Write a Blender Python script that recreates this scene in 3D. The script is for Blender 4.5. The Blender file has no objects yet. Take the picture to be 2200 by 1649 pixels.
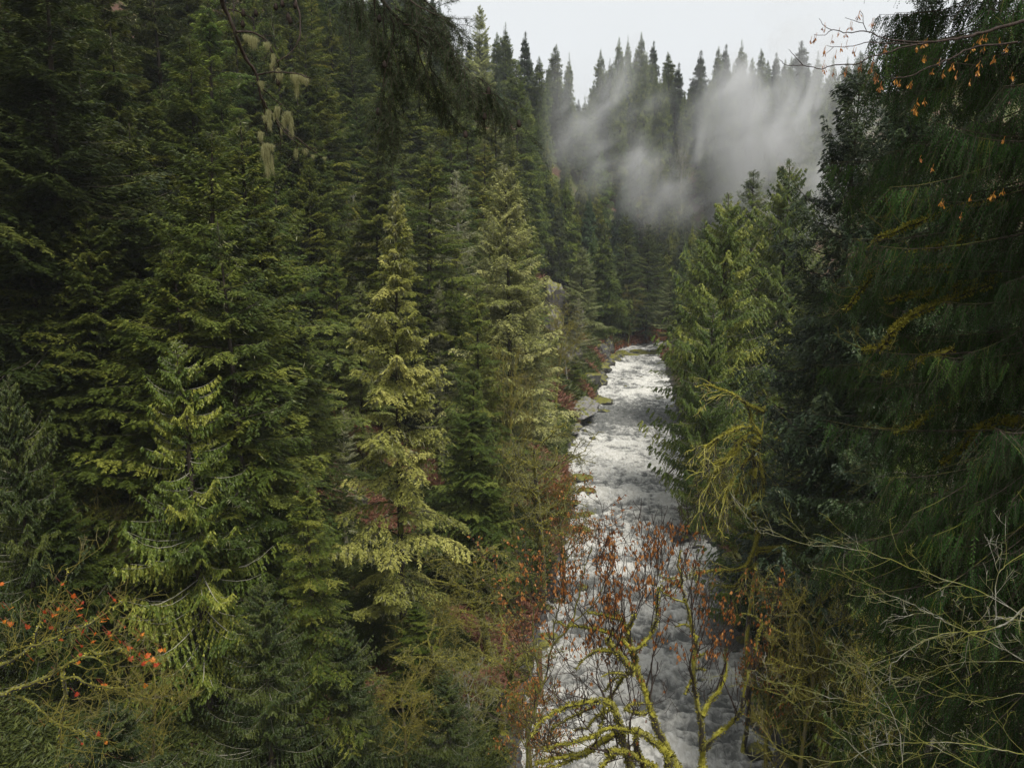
import bpy, math, random
import numpy as np
random.seed(7)
rng = np.random.default_rng(11)
sc = bpy.context.scene
col = sc.collection
PI = math.pi

# ------------------------------------------------------------------ camera model
FPX = 1870.0
CAMH = 40.0
PITCH = math.atan(349.0 / FPX)
cs, sn = math.cos(PITCH), math.sin(PITCH)

def W(px, py, d):
    """world point seen at photo pixel (2200x1649) at forward distance d"""
    X = (px - 1100.0) / FPX; Y = (824.5 - py) / FPX
    dx, dy, dz = X, cs + Y * sn, -sn + Y * cs
    t = d / dy
    return np.array([dx * t, d, CAMH + dz * t])

def proj(p):
    p = np.asarray(p, float)
    x, y, z = p[..., 0], p[..., 1], p[..., 2] - CAMH
    zc = y * cs - z * sn
    u = y * sn + z * cs
    return 1100 + FPX * x / zc, 824.5 - FPX * u / zc

# ------------------------------------------------------------------ noise
def _h(ix, iy, iz, seed):
    n = (ix * 374761393 + iy * 668265263 + iz * 2147483647 + seed * 1274126177) & 0xffffffff
    n = ((n ^ (n >> 13)) * 1274126177) & 0xffffffff
    n = ((n ^ (n >> 16)) * 2246822519) & 0xffffffff
    return ((n ^ (n >> 15)) & 0xffffff) / float(0xffffff)

def vn(x, y, z=0.0, seed=0):
    x = np.asarray(x, float); y = np.asarray(y, float); z = np.asarray(z, float) + 0 * x
    ix, iy, iz = np.floor(x).astype(np.int64), np.floor(y).astype(np.int64), np.floor(z).astype(np.int64)
    fx, fy, fz = x - ix, y - iy, z - iz
    fx, fy, fz = [f * f * (3 - 2 * f) for f in (fx, fy, fz)]
    r = 0
    for a in (0, 1):
        for b in (0, 1):
            for c in (0, 1):
                w = (fx if a else 1 - fx) * (fy if b else 1 - fy) * (fz if c else 1 - fz)
                r = r + w * _h(ix + a, iy + b, iz + c, seed)
    return r * 2 - 1

def fbm(x, y, z=0.0, oct=4, seed=0, gain=0.5):
    r = 0; a = 1.0; t = 0
    for i in range(oct):
        r = r + a * vn(np.asarray(x) * 2 ** i, np.asarray(y) * 2 ** i, np.asarray(z) * 2 ** i, seed + i * 17)
        t += a; a *= gain
    return r / t

def sstep(a, b, x):
    t = np.clip((np.asarray(x, float) - a) / (b - a), 0, 1)
    return t * t * (3 - 2 * t)

# ------------------------------------------------------------------ river edges from the photo, on the plane z = 0
def on_water(px, py):
    X = (px - 1100.0) / FPX; Y = (824.5 - py) / FPX
    dz = -sn + Y * cs
    t = -CAMH / dz
    return X * t, (cs + Y * sn) * t
LE = [on_water(*q) for q in [(1322, 766), (1290, 812), (1288, 850), (1272, 900), (1236, 950), (1222, 985), (1232, 1050), (1236, 1110), (1215, 1200), (1165, 1380), (1140, 1500), (1120, 1649)]]
RE = [on_water(*q) for q in [(1420, 766), (1432, 812), (1446, 860), (1452, 920), (1462, 985), (1466, 1050), (1490, 1110), (1535, 1200), (1612, 1380), (1640, 1500), (1640, 1649)]]
LE.sort(key=lambda q: q[1]); RE.sort(key=lambda q: q[1])
ly, lx = np.array([q[1] for q in LE]), np.array([q[0] for q in LE])
ry, rx = np.array([q[1] for q in RE]), np.array([q[0] for q in RE])
YB = ly[-1]                       # where the bend starts
def edges(y):
    l = np.interp(y, ly, lx); r = np.interp(y, ry, rx)
    f = np.clip((55 - np.asarray(y, float)), 0, None)
    return l - 0.12 * f * 0.3, r - 0.12 * f * 0.6
xl1, xr1 = edges(YB)
WID = xr1 - xl1
# centre line: straight reach, then a bend to the right
cy = np.concatenate([np.arange(-400, YB, 6.0), [YB]])
l_, r_ = edges(cy)
cx = (l_ + r_) / 2; hw = (r_ - l_) / 2
bend = []
R0 = 26.0; c0 = np.array([cx[-1] + R0, YB])
for a in np.linspace(0.12, 1.35, 9):
    bend.append((c0[0] - R0 * math.cos(a), c0[1] + R0 * math.sin(a), WID / 2))
ex, ey, _ = bend[-1]
for k in range(1, 60):
    bend.append((ex + 12 * k * math.sin(1.35), ey + 12 * k * math.cos(1.35), WID / 2))
CL = np.array([[x, y] for x, y in zip(cx, cy)] + [[b[0], b[1]] for b in bend])
HW = np.concatenate([hw, [b[2] for b in bend]])

def river_rel(x, y):
    """signed distance from the bank (>0 on land), and side (+1 left/outer bank, -1 right bank)"""
    x = np.asarray(x, float); y = np.asarray(y, float)
    shp = x.shape; P = np.stack([x.ravel(), y.ravel()], 1)
    best = np.full(len(P), 1e9); side = np.ones(len(P)); 
    for i in range(len(CL) - 1):
        a, b = CL[i], CL[i + 1]; ab = b - a; L2 = ab @ ab
        t = np.clip(((P - a) @ ab) / L2, 0, 1)
        q = a + t[:, None] * ab
        dd = np.hypot(P[:, 0] - q[:, 0], P[:, 1] - q[:, 1])
        e = dd - (HW[i] * (1 - t) + HW[i + 1] * t)
        m = e < best
        cr = ab[0] * (P[:, 1] - a[1]) - ab[1] * (P[:, 0] - a[0])
        best[m] = e[m]; side[m] = np.sign(cr[m])
    return best.reshape(shp), side.reshape(shp)

SKY = [(-200, -900), (600, -700), (860, -300), (930, -40), (985, 60), (1030, 30), (1090, 60), (1130, 90), (1190, 105), (1240, 195), (1290, 125), (1378, 85), (1450, 130), (1480, 150), (1590, 100), (1640, 115), (1720, 100), (1790, 125), (1850, 110), (1950, 60), (2300, -300)]
skx = [q[0] for q in SKY]; sky_ = [q[1] for q in SKY]
def skyline(px): return np.interp(px, skx, sky_)
def sky_z(x, y):
    """height of the photo's skyline above the point"""
    px = 1100 + FPX * np.asarray(x) / np.maximum(np.asarray(y, float), 5) / cs
    py = skyline(px)
    Y = (824.5 - py) / FPX
    return CAMH + (-sn + Y * cs) / (cs + Y * sn) * np.asarray(y, float)

def terrain(x, y, detail=True):
    x = np.asarray(x, float); y = np.asarray(y, float)
    e, side = river_rel(x, y)
    el = np.clip(e, 0, None)
    far = sstep(110, 215, y)
    s1 = 0.42 + far * 0.5
    s2 = 1.0 + 0.1 * far
    zl = s1 * np.minimum(el, 30) + s2 * np.clip(el - 30, 0, None)
    back = sstep(YB - 5, YB + 22, y)
    zl = zl * (1 - back) + back * (0.5 * np.minimum(el, 12) + 0.9 * np.clip(el - 12, 0, None))
    s3 = 0.42 + 0.2 * far
    zr = s3 * np.minimum(el, 22) + 0.85 * np.clip(el - 22, 0, None)
    z = np.where(side > 0, zl, zr)
    z = z + 0.8 * sstep(0, 2.0, e)
    cap = np.where(y > 120, sky_z(x, y) - 33, 400.0)
    cap = np.minimum(cap, 130)
    k = 6.0
    z = -k * np.log(np.exp(-z / k) + np.exp(-np.clip(cap, 12, 400) / k)) + 0 * z
    m = sstep(0.0, 14, e)
    z = z + m * (3.0 * fbm(x / 26, y / 26, oct=4, seed=3) + 0.7 * fbm(x / 5, y / 5, oct=3, seed=9))
    z = z + sstep(0, 1.5, e) * 0.25 * fbm(x / 1.7, y / 1.7, oct=2, seed=5)
    bed = -1.6 + 0.5 * fbm(x / 5, y / 5, seed=8)
    w = sstep(-1.6, 0.4, e)
    return bed * (1 - w) + z * w

# ------------------------------------------------------------------ mesh helpers
def new_mesh(name, V, F, mats, attr=None, smooth=False, mi=None):
    """V (n,3), F (m,4) quads"""
    me = bpy.data.meshes.new(name)
    V = np.ascontiguousarray(V, np.float32); F = np.ascontiguousarray(F, np.int32)
    n, k = F.shape
    me.vertices.add(len(V)); me.vertices.foreach_set('co', V.ravel())
    me.loops.add(n * k); me.loops.foreach_set('vertex_index', F.ravel())
    me.polygons.add(n); me.polygons.foreach_set('loop_start', np.arange(0, n * k, k, dtype=np.int32))
    me.polygons.foreach_set('loop_total', np.full(n, k, np.int32))
    me.polygons.foreach_set('use_smooth', np.full(n, smooth))
    for m in (mats if isinstance(mats, (list, tuple)) else [mats]): me.materials.append(m)
    if mi is not None: me.polygons.foreach_set('material_index', np.ascontiguousarray(mi, np.int32))
    if attr is not None:
        for an, av in attr.items():
            a = me.attributes.new(an, 'FLOAT', 'FACE' if len(av) == n else 'POINT')
            a.data.foreach_set('value', np.ascontiguousarray(av, np.float32))
    me.update(calc_edges=True)
    return me

def link(name, me, parent=None, loc=None, color=None):
    o = bpy.data.objects.new(name, me); col.objects.link(o)
    if parent is not None: o.parent = parent
    if loc is not None: o.location = loc
    if color is not None: o.color = (*color, 1)
    return o

def tag(o, label=None, cat=None, group=None, kind=None):
    if label: o['label'] = label
    if cat: o['category'] = cat
    if group: o['group'] = group
    if kind: o['kind'] = kind
    return o

def norm(v): return v / np.maximum(np.linalg.norm(v, axis=-1, keepdims=True), 1e-9)

def tubes(P, R, sides=5):
    """P (N,K,3) polylines, R (N,K) radii -> V, F (open quads)"""
    P = np.asarray(P, float); R = np.asarray(R, float)
    N, K, _ = P.shape
    T = np.empty_like(P); T[:, 1:-1] = P[:, 2:] - P[:, :-2]; T[:, 0] = P[:, 1] - P[:, 0]; T[:, -1] = P[:, -1] - P[:, -2]
    T = norm(T)
    ref = np.where(np.abs(T[:, :1, 2:3]) > 0.8, np.array([1.0, 0, 0]), np.array([0, 0, 1.0]))
    A = norm(np.cross(T, np.broadcast_to(ref, T.shape))); B = np.cross(T, A)
    ang = np.arange(sides) * 2 * PI / sides
    V = P[:, :, None] + R[:, :, None, None] * (np.cos(ang)[None, None, :, None] * A[:, :, None] + np.sin(ang)[None, None, :, None] * B[:, :, None])
    idx = np.arange(N * K * sides).reshape(N, K, sides)
    a = idx[:, :-1]; b = np.roll(a, -1, 2); d = idx[:, 1:]; c = np.roll(d, -1, 2)
    F = np.stack([a, b, c, d], -1).reshape(-1, 4)
    return V.reshape(-1, 3), F

def leaves(pos, dr, wd, ln, w, fat=0.45, fold=0.0):
    """rhombic leaves from pos along dr, width axis wd"""
    ln = np.asarray(ln)[..., None]; w = np.asarray(w)[..., None]
    up = np.cross(dr, wd)
    V = np.stack([pos, pos + dr * ln * fat + wd * w / 2 - up * fold * w, pos + dr * ln, pos + dr * ln * fat - wd * w / 2 - up * fold * w], 1)
    n = len(pos)
    return V.reshape(-1, 3), np.arange(4 * n).reshape(n, 4)

def cat(parts):
    Vs, Fs, k = [], [], 0
    for V, F in parts:
        Vs.append(V); Fs.append(F + k); k += len(V)
    return np.concatenate(Vs), np.concatenate(Fs)

def rv(n, g=None):
    g = g or rng
    return norm(g.normal(size=(n, 3)))

def resample(pts, n):
    """smooth Catmull-Rom through pts, n samples"""
    p = np.asarray(pts, float); m = len(p)
    q = np.vstack([2 * p[0] - p[1], p, 2 * p[-1] - p[-2]])
    t = np.linspace(0, m - 1 - 1e-6, n); i = t.astype(int); f = (t - i)[:, None]
    a, b, c, d = q[i], q[i + 1], q[i + 2], q[i + 3]
    return 0.5 * (2 * b + (c - a) * f + (2 * a - 5 * b + 4 * c - d) * f ** 2 + (3 * b - a - 3 * c + d) * f ** 3)

# ------------------------------------------------------------------ materials
def nt(name):
    m = bpy.data.materials.new(name); m.use_nodes = True
    t = m.node_tree; t.nodes.clear()
    out = t.nodes.new('ShaderNodeOutputMaterial')
    def N(kind, **kw):
        n = t.nodes.new('ShaderNode' + kind)
        for k, v in kw.items():
            if k.startswith('i_'):
                key = k[2:].replace('_', ' ')
                n.inputs[int(key) if key.isdigit() else key].default_value = v
            else: setattr(n, k, v)
        return n
    return m, t, out, N

def ramp(N, fac, stops, t, interp='LINEAR'):
    r = N('ValToRGB'); r.color_ramp.interpolation = interp
    e = r.color_ramp.elements
    while len(e) < len(stops): e.new(0.5)
    for k, (p, c) in enumerate(stops):
        e[k].position = p; e[k].color = (*c, 1) if len(c) == 3 else c
    if fac is not None: t.links.new(fac, r.inputs[0])
    return r.outputs[0]

def leaf_mat(name, stops, trans=0.25, rough=0.5, spec=0.35):
    m, t, out, N = nt(name); L = t.links.new
    a = N('Attribute', attribute_name='tint')
    oi = N('ObjectInfo')
    c = ramp(N, a.outputs['Fac'], stops, t)
    mul = N('MixRGB', blend_type='MULTIPLY', i_Fac=1.0); L(c, mul.inputs[1]); L(oi.outputs['Color'], mul.inputs[2])
    b = N('BsdfPrincipled', i_Roughness=rough); b.inputs['Specular IOR Level'].default_value = spec
    L(mul.outputs[0], b.inputs['Base Color'])
    tr = N('BsdfTranslucent'); L(mul.outputs[0], tr.inputs[0])
    mx = N('MixShader', i_0=trans); L(b.outputs[0], mx.inputs[1]); L(tr.outputs[0], mx.inputs[2])
    L(mx.outputs[0], out.inputs[0])
    return m

def bark_mat(name, c1, c2, moss=(0.12, 0.13, 0.015), moss_amt=0.35, scale=3.0, pale=None):
    m, t, out, N = nt(name); L = t.links.new
    tc = N('TexCoord')
    mp = N('Mapping'); mp.inputs['Scale'].default_value = (scale * 3, scale * 3, scale * 0.5); L(tc.outputs['Object'], mp.inputs[0])
    n1 = N('TexNoise', i_Scale=1.0, i_Detail=5.0); L(mp.outputs[0], n1.inputs[0])
    c = ramp(N, n1.outputs[0], [(0.35, c1), (0.65, c2)], t)
    n2 = N('TexNoise', i_Scale=1.1, i_Detail=4.0); L(tc.outputs['Object'], n2.inputs[0])
    geo = N('NewGeometry'); sx = N('SeparateXYZ'); L(geo.outputs['Normal'], sx.inputs[0])
    add = N('Math', operation='MULTIPLY_ADD', i_1=0.18); L(sx.outputs[2], add.inputs[0]); L(n2.outputs[0], add.inputs[2])
    f = ramp(N, add.outputs[0], [(0.62 - moss_amt * 0.5, (0, 0, 0)), (0.70 - moss_amt * 0.5, (1, 1, 1))], t)
    mix = N('MixRGB'); L(f, mix.inputs[0]); L(c, mix.inputs[1]); mix.inputs[2].default_value = (*moss, 1)
    last = mix.outputs[0]
    if pale is not None:
        a = N('Attribute', attribute_name='tint')
        mx2 = N('MixRGB'); L(a.outputs['Fac'], mx2.inputs[0]); L(last, mx2.inputs[1]); mx2.inputs[2].default_value = (*pale, 1); last = mx2.outputs[0]
    b = N('BsdfPrincipled', i_Roughness=0.85); b.inputs['Specular IOR Level'].default_value = 0.25
    L(last, b.inputs['Base Color'])
    bp = N('Bump', i_Strength=0.6, i_Distance=0.05); L(n1.outputs[0], bp.inputs['Height']); L(bp.outputs[0], b.inputs['Normal'])
    L(b.outputs[0], out.inputs[0])
    return m

def moss_mat(name, dark, mid, light, scale=6.0, bark=None, cover=0.0):
    m, t, out, N = nt(name); L = t.links.new
    tc = N('TexCoord')
    n1 = N('TexNoise', i_Scale=scale, i_Detail=6.0, i_Roughness=0.7); L(tc.outputs['Object'], n1.inputs[0])
    c = ramp(N, n1.outputs[0], [(0.3, dark), (0.5, mid), (0.72, light)], t)
    last = c
    if bark is not None:
        geo = N('NewGeometry'); sx = N('SeparateXYZ'); L(geo.outputs['Normal'], sx.inputs[0])
        n2 = N('TexNoise', i_Scale=1.3, i_Detail=3.0); L(tc.outputs['Object'], n2.inputs[0])
        ad = N('Math', operation='MULTIPLY_ADD', i_1=0.25); L(sx.outputs[2], ad.inputs[0]); L(n2.outputs[0], ad.inputs[2])
        f = ramp(N, ad.outputs[0], [(0.42 - cover, (0, 0, 0)), (0.5 - cover, (1, 1, 1))], t)
        mx = N('MixRGB'); L(f, mx.inputs[0]); mx.inputs[1].default_value = (*bark, 1); L(c, mx.inputs[2]); last = mx.outputs[0]
    b = N('BsdfPrincipled', i_Roughness=0.9); b.inputs['Specular IOR Level'].default_value = 0.15
    b.inputs['Sheen Weight'].default_value = 0.3
    L(last, b.inputs['Base Color'])
    bp = N('Bump', i_Strength=0.8, i_Distance=0.04); L(n1.outputs[0], bp.inputs['Height']); L(bp.outputs[0], b.inputs['Normal'])
    L(b.outputs[0], out.inputs[0])
    return m

M = {}
M['fir'] = leaf_mat('fir_needles', [(0.0, (0.024, 0.042, 0.006)), (0.5, (0.066, 0.094, 0.014)), (1.0, (0.20, 0.225, 0.042))])
M['olive'] = leaf_mat('olive_needles', [(0.0, (0.075, 0.09, 0.022)), (0.5, (0.20, 0.225, 0.062)), (1.0, (0.42, 0.43, 0.17))], trans=0.3)
M['cedar'] = leaf_mat('cedar_fronds', [(0.0, (0.034, 0.062, 0.007)), (0.5, (0.10, 0.145, 0.018)), (1.0, (0.33, 0.34, 0.06))], trans=0.3)
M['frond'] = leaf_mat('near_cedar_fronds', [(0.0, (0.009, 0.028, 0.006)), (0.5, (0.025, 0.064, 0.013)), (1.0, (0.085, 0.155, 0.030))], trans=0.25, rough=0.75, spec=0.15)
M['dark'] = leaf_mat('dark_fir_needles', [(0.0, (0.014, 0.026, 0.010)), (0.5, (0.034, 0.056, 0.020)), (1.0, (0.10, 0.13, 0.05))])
M['lichen'] = leaf_mat('pale_lichen', [(0.0, (0.16, 0.17, 0.07)), (0.5, (0.28, 0.28, 0.15)), (1.0, (0.42, 0.42, 0.27))], trans=0.3, rough=0.9, spec=0.1)
M['beard'] = leaf_mat('beard_lichen', [(0.0, (0.24, 0.24, 0.10)), (1.0, (0.50, 0.48, 0.26))], trans=0.4, rough=0.9, spec=0.1)
M['samara'] = leaf_mat('maple_seed_clusters', [(0.0, (0.17, 0.055, 0.014)), (0.5, (0.40, 0.15, 0.035)), (1.0, (0.62, 0.30, 0.10))], trans=0.3)
M['mapleleaf'] = leaf_mat('autumn_maple_leaves', [(0.0, (0.34, 0.035, 0.010)), (0.5, (0.55, 0.11, 0.012)), (1.0, (0.68, 0.25, 0.03))], trans=0.35)
M['yellowleaf'] = leaf_mat('yellow_maple_leaves', [(0.0, (0.35, 0.13, 0.03)), (1.0, (0.65, 0.33, 0.06))], trans=0.35)
M['fern'] = leaf_mat('fern_and_salal_leaves', [(0.0, (0.030, 0.045, 0.008)), (0.35, (0.07, 0.09, 0.014)), (0.62, (0.14, 0.16, 0.03)), (0.72, (0.13, 0.06, 0.03)), (0.86, (0.24, 0.10, 0.06)), (1.0, (0.34, 0.16, 0.10))], trans=0.3)
M['bracken'] = leaf_mat('dead_bracken', [(0.0, (0.12, 0.03, 0.015)), (0.6, (0.26, 0.075, 0.03)), (1.0, (0.36, 0.17, 0.05))], trans=0.2)
M['bark'] = bark_mat('fir_bark', (0.028, 0.022, 0.017), (0.075, 0.06, 0.047), moss_amt=-0.1)
M['bark_cedar'] = bark_mat('cedar_bark', (0.03, 0.024, 0.018), (0.08, 0.062, 0.045), moss_amt=-0.05, pale=(0.42, 0.40, 0.31))
M['bark_moss'] = bark_mat('mossy_fir_bark', (0.02, 0.017, 0.012), (0.055, 0.045, 0.032), moss_amt=0.08)
M['bark_pale'] = bark_mat('pale_lichened_bark', (0.13, 0.12, 0.095), (0.34, 0.33, 0.27), moss=(0.16, 0.16, 0.03), moss_amt=0.22, scale=6)
M['bark_snag'] = bark_mat('lichened_snag_bark', (0.10, 0.095, 0.07), (0.36, 0.35, 0.26), moss=(0.2, 0.2, 0.08), moss_amt=0.3, scale=4, pale=(0.42, 0.41, 0.30))
M['bark_twig'] = bark_mat('dark_twig_bark', (0.03, 0.022, 0.018), (0.07, 0.05, 0.04), moss_amt=-0.3, scale=10)
M['bark_olive'] = bark_mat('alder_bark', (0.10, 0.085, 0.05), (0.22, 0.19, 0.11), moss=(0.16, 0.14, 0.025), moss_amt=0.4, scale=5)
M['moss'] = moss_mat('bright_moss', (0.09, 0.085, 0.010), (0.25, 0.23, 0.024), (0.45, 0.41, 0.06), 7, bark=(0.035, 0.028, 0.018), cover=-0.04)  # lowered cover bares bark, doubling as painted shadow on limb undersides
M['mossdull'] = moss_mat('dull_moss', (0.05, 0.05, 0.008), (0.13, 0.125, 0.015), (0.24, 0.22, 0.03), 7, bark=(0.03, 0.025, 0.017), cover=0.0)
M['mosstuft'] = leaf_mat('moss_tufts', [(0.0, (0.09, 0.085, 0.012)), (0.5, (0.26, 0.24, 0.03)), (1.0, (0.48, 0.43, 0.08))], trans=0.25, rough=0.9, spec=0.1)

def ground_mat():
    m, t, out, N = nt('forest_floor'); L = t.links.new
    tc = N('TexCoord')
    n1 = N('TexNoise', i_Scale=0.13, i_Detail=6.0, i_Roughness=0.65); L(tc.outputs['Object'], n1.inputs[0])
    n2 = N('TexNoise', i_Scale=1.6, i_Detail=8.0, i_Roughness=0.75); L(tc.outputs['Object'], n2.inputs[0])
    n3 = N('TexVoronoi', i_Scale=5.0); L(tc.outputs['Object'], n3.inputs[0])
    litter = ramp(N, n3.outputs['Color'], [(0.0, (0.04, 0.022, 0.014)), (0.5, (0.085, 0.043, 0.027)), (1.0, (0.18, 0.088, 0.06))], t)
    moss = ramp(N, n2.outputs[0], [(0.3, (0.025, 0.035, 0.006)), (0.6, (0.085, 0.095, 0.014)), (0.8, (0.19, 0.18, 0.025))], t)
    f = ramp(N, n1.outputs[0], [(0.42, (0, 0, 0)), (0.52, (1, 1, 1))], t)
    mix = N('MixRGB'); L(f, mix.inputs[0]); L(litter, mix.inputs[1]); L(moss, mix.inputs[2])
    geo = N('NewGeometry'); sx = N('SeparateXYZ'); L(geo.outputs['True Normal'], sx.inputs[0])
    wet = N('SeparateXYZ'); L(tc.outputs['Object'], wet.inputs[0])
    adz = N('Math', operation='MULTIPLY_ADD', i_1=3.0); L(n2.outputs[0], adz.inputs[0]); L(wet.outputs[2], adz.inputs[2])
    rk = ramp(N, adz.outputs[0], [(0.0, (1, 1, 1)), (1.0, (0, 0, 0))], t)
    mr = N('MapRange', i_1=1.8, i_2=3.4, i_3=1.0, i_4=0.0); L(adz.outputs[0], mr.inputs[0])
    rock = ramp(N, n2.outputs[0], [(0.3, (0.035, 0.034, 0.032)), (0.7, (0.14, 0.135, 0.13))], t)
    mix2 = N('MixRGB'); L(mr.outputs[0], mix2.inputs[0]); L(mix.outputs[0], mix2.inputs[1]); L(rock, mix2.inputs[2])
    b = N('BsdfPrincipled', i_Roughness=0.8); b.inputs['Specular IOR Level'].default_value = 0.25
    L(mix2.outputs[0], b.inputs['Base Color'])
    bp = N('Bump', i_Strength=1.0, i_Distance=0.25); L(n2.outputs[0], bp.inputs['Height']); L(bp.outputs[0], b.inputs['Normal'])
    L(b.outputs[0], out.inputs[0])
    return m

def rock_mat(name, c1, c2, moss=True, mossamt=0.0, scale=1.5):
    m, t, out, N = nt(name); L = t.links.new
    tc = N('TexCoord')
    mp = N('Mapping'); mp.inputs['Rotation'].default_value = (0.5, 0.7, 0.3); mp.inputs['Scale'].default_value = (1, 1, 3.5); L(tc.outputs['Object'], mp.inputs[0])
    n1 = N('TexNoise', i_Scale=scale, i_Detail=8.0, i_Roughness=0.7); L(mp.outputs[0], n1.inputs[0])
    c = ramp(N, n1.outputs[0], [(0.3, c1), (0.7, c2)], t)
    last = c
    if moss:
        n2 = N('TexNoise', i_Scale=1.4, i_Detail=5.0); L(tc.outputs['Object'], n2.inputs[0])
        n4 = N('TexNoise', i_Scale=9.0, i_Detail=4.0); L(tc.outputs['Object'], n4.inputs[0])
        mc = ramp(N, n4.outputs[0], [(0.3, (0.06, 0.065, 0.008)), (0.6, (0.20, 0.19, 0.02)), (0.8, (0.34, 0.30, 0.04))], t)
        geo = N('NewGeometry'); sx = N('SeparateXYZ'); L(geo.outputs['Normal'], sx.inputs[0])
        ad = N('Math', operation='MULTIPLY_ADD', i_1=0.35); L(sx.outputs[2], ad.inputs[0]); L(n2.outputs[0], ad.inputs[2])
        f = ramp(N, ad.outputs[0], [(0.62 - mossamt, (0, 0, 0)), (0.72 - mossamt, (1, 1, 1))], t)
        mx = N('MixRGB'); L(f, mx.inputs[0]); L(c, mx.inputs[1]); L(mc, mx.inputs[2]); last = mx.outputs[0]
    b = N('BsdfPrincipled', i_Roughness=0.5)
    L(last, b.inputs['Base Color'])
    bp = N('Bump', i_Strength=0.9, i_Distance=0.15); L(n1.outputs[0], bp.inputs['Height']); L(bp.outputs[0], b.inputs['Normal'])
    L(b.outputs[0], out.inputs[0])
    return m

def water_mat():
    m, t, out, N = nt('rushing_water'); L = t.links.new
    tc = N('TexCoord')
    a = N('Attribute', attribute_name='foam')
    mp = N('Mapping'); mp.inputs['Scale'].default_value = (1.0, 0.42, 1.0); mp.inputs['Rotation'].default_value = (0, 0, 0.12); L(tc.outputs['Object'], mp.inputs[0])
    n1 = N('TexNoise', i_Scale=2.6, i_Detail=9.0, i_Roughness=0.72, i_Distortion=0.6); L(mp.outputs[0], n1.inputs[0])
    n2 = N('TexNoise', i_Scale=1.1, i_Detail=6.0, i_Roughness=0.6, i_Distortion=0.5); L(mp.outputs[0], n2.inputs[0])
    s = N('Math', operation='MULTIPLY_ADD', i_1=1.3); L(n1.outputs[0], s.inputs[0]); L(a.outputs['Fac'], s.inputs[2])
    mr = N('MapRange', i_1=0.80, i_2=1.50, i_3=0.0, i_4=1.0); L(s.outputs[0], mr.inputs[0])
    wc = ramp(N, n2.outputs[0], [(0.3, (0.10, 0.105, 0.098)), (0.7, (0.27, 0.27, 0.25))], t)
    fc = ramp(N, n1.outputs[0], [(0.35, (0.52, 0.50, 0.43)), (0.65, (0.80, 0.79, 0.74))], t)
    wat = N('BsdfPrincipled', i_Roughness=0.12); L(wc, wat.inputs['Base Color']); wat.inputs['IOR'].default_value = 1.33
    fo = N('BsdfPrincipled', i_Roughness=0.7); L(fc, fo.inputs['Base Color'])
    bp = N('Bump', i_Strength=1.0, i_Distance=0.45); L(n1.outputs[0], bp.inputs['Height'])
    L(bp.outputs[0], wat.inputs['Normal']); L(bp.outputs[0], fo.inputs['Normal'])
    mx = N('MixShader'); L(mr.outputs[0], mx.inputs[0]); L(wat.outputs[0], mx.inputs[1]); L(fo.outputs[0], mx.inputs[2])
    L(mx.outputs[0], out.inputs[0])
    return m

# ------------------------------------------------------------------ ground sheet
def axis_vals(lo, hi, step, out_lo, out_hi):
    core = np.arange(lo, hi + step / 2, step)
    a = []; v = lo; s = step
    while v > out_lo: s *= 1.35; v -= s; a.append(max(v, out_lo))
    b = []; v = core[-1]; s = step
    while v < out_hi: s *= 1.35; v += s; b.append(min(v, out_hi))
    return np.array(a[::-1] + list(core) + b)
gx = np.concatenate([axis_vals(-150, -30, 2.0, -1200, -30.1), np.arange(-29.2, 60, 0.9), axis_vals(62, 190, 2.2, 62, 1200)])
gy = np.concatenate([axis_vals(-30, 50, 2.0, -500, 50), np.arange(51, 290, 1.1), axis_vals(292, 470, 2.6, 292, 1500)])
gx = np.unique(np.round(gx, 3)); gy = np.unique(np.round(gy, 3))
X, Y = np.meshgrid(gx, gy, indexing='ij')
Z = terrain(X, Y)
nx, ny = X.shape
idx = np.arange(nx * ny).reshape(nx, ny)
F = np.stack([idx[:-1, :-1], idx[1:, :-1], idx[1:, 1:], idx[:-1, 1:]], -1).reshape(-1, 4)
g = link('ground', new_mesh('ground', np.stack([X, Y, Z], -1).reshape(-1, 3), F, ground_mat(), smooth=True))
tag(g, 'steep forest floor of moss, red leaf litter and rock', 'ground', kind='structure')
ZMIN, ZMAX = float(Z.min()), float(Z.max())

def ground_z(x, y):
    """height of the ground mesh itself (bilinear in its grid)"""
    x = np.clip(np.asarray(x, float), gx[0], gx[-1] - 1e-3); y = np.clip(np.asarray(y, float), gy[0], gy[-1] - 1e-3)
    i = np.clip(np.searchsorted(gx, x, 'right') - 1, 0, nx - 2); j = np.clip(np.searchsorted(gy, y, 'right') - 1, 0, ny - 2)
    u = (x - gx[i]) / (gx[i + 1] - gx[i]); v = (y - gy[j]) / (gy[j + 1] - gy[j])
    return (Z[i, j] * (1 - u) + Z[i + 1, j] * u) * (1 - v) + (Z[i, j + 1] * (1 - u) + Z[i + 1, j + 1] * u) * v
def gz(x, y): return float(ground_z(x, y))

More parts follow.
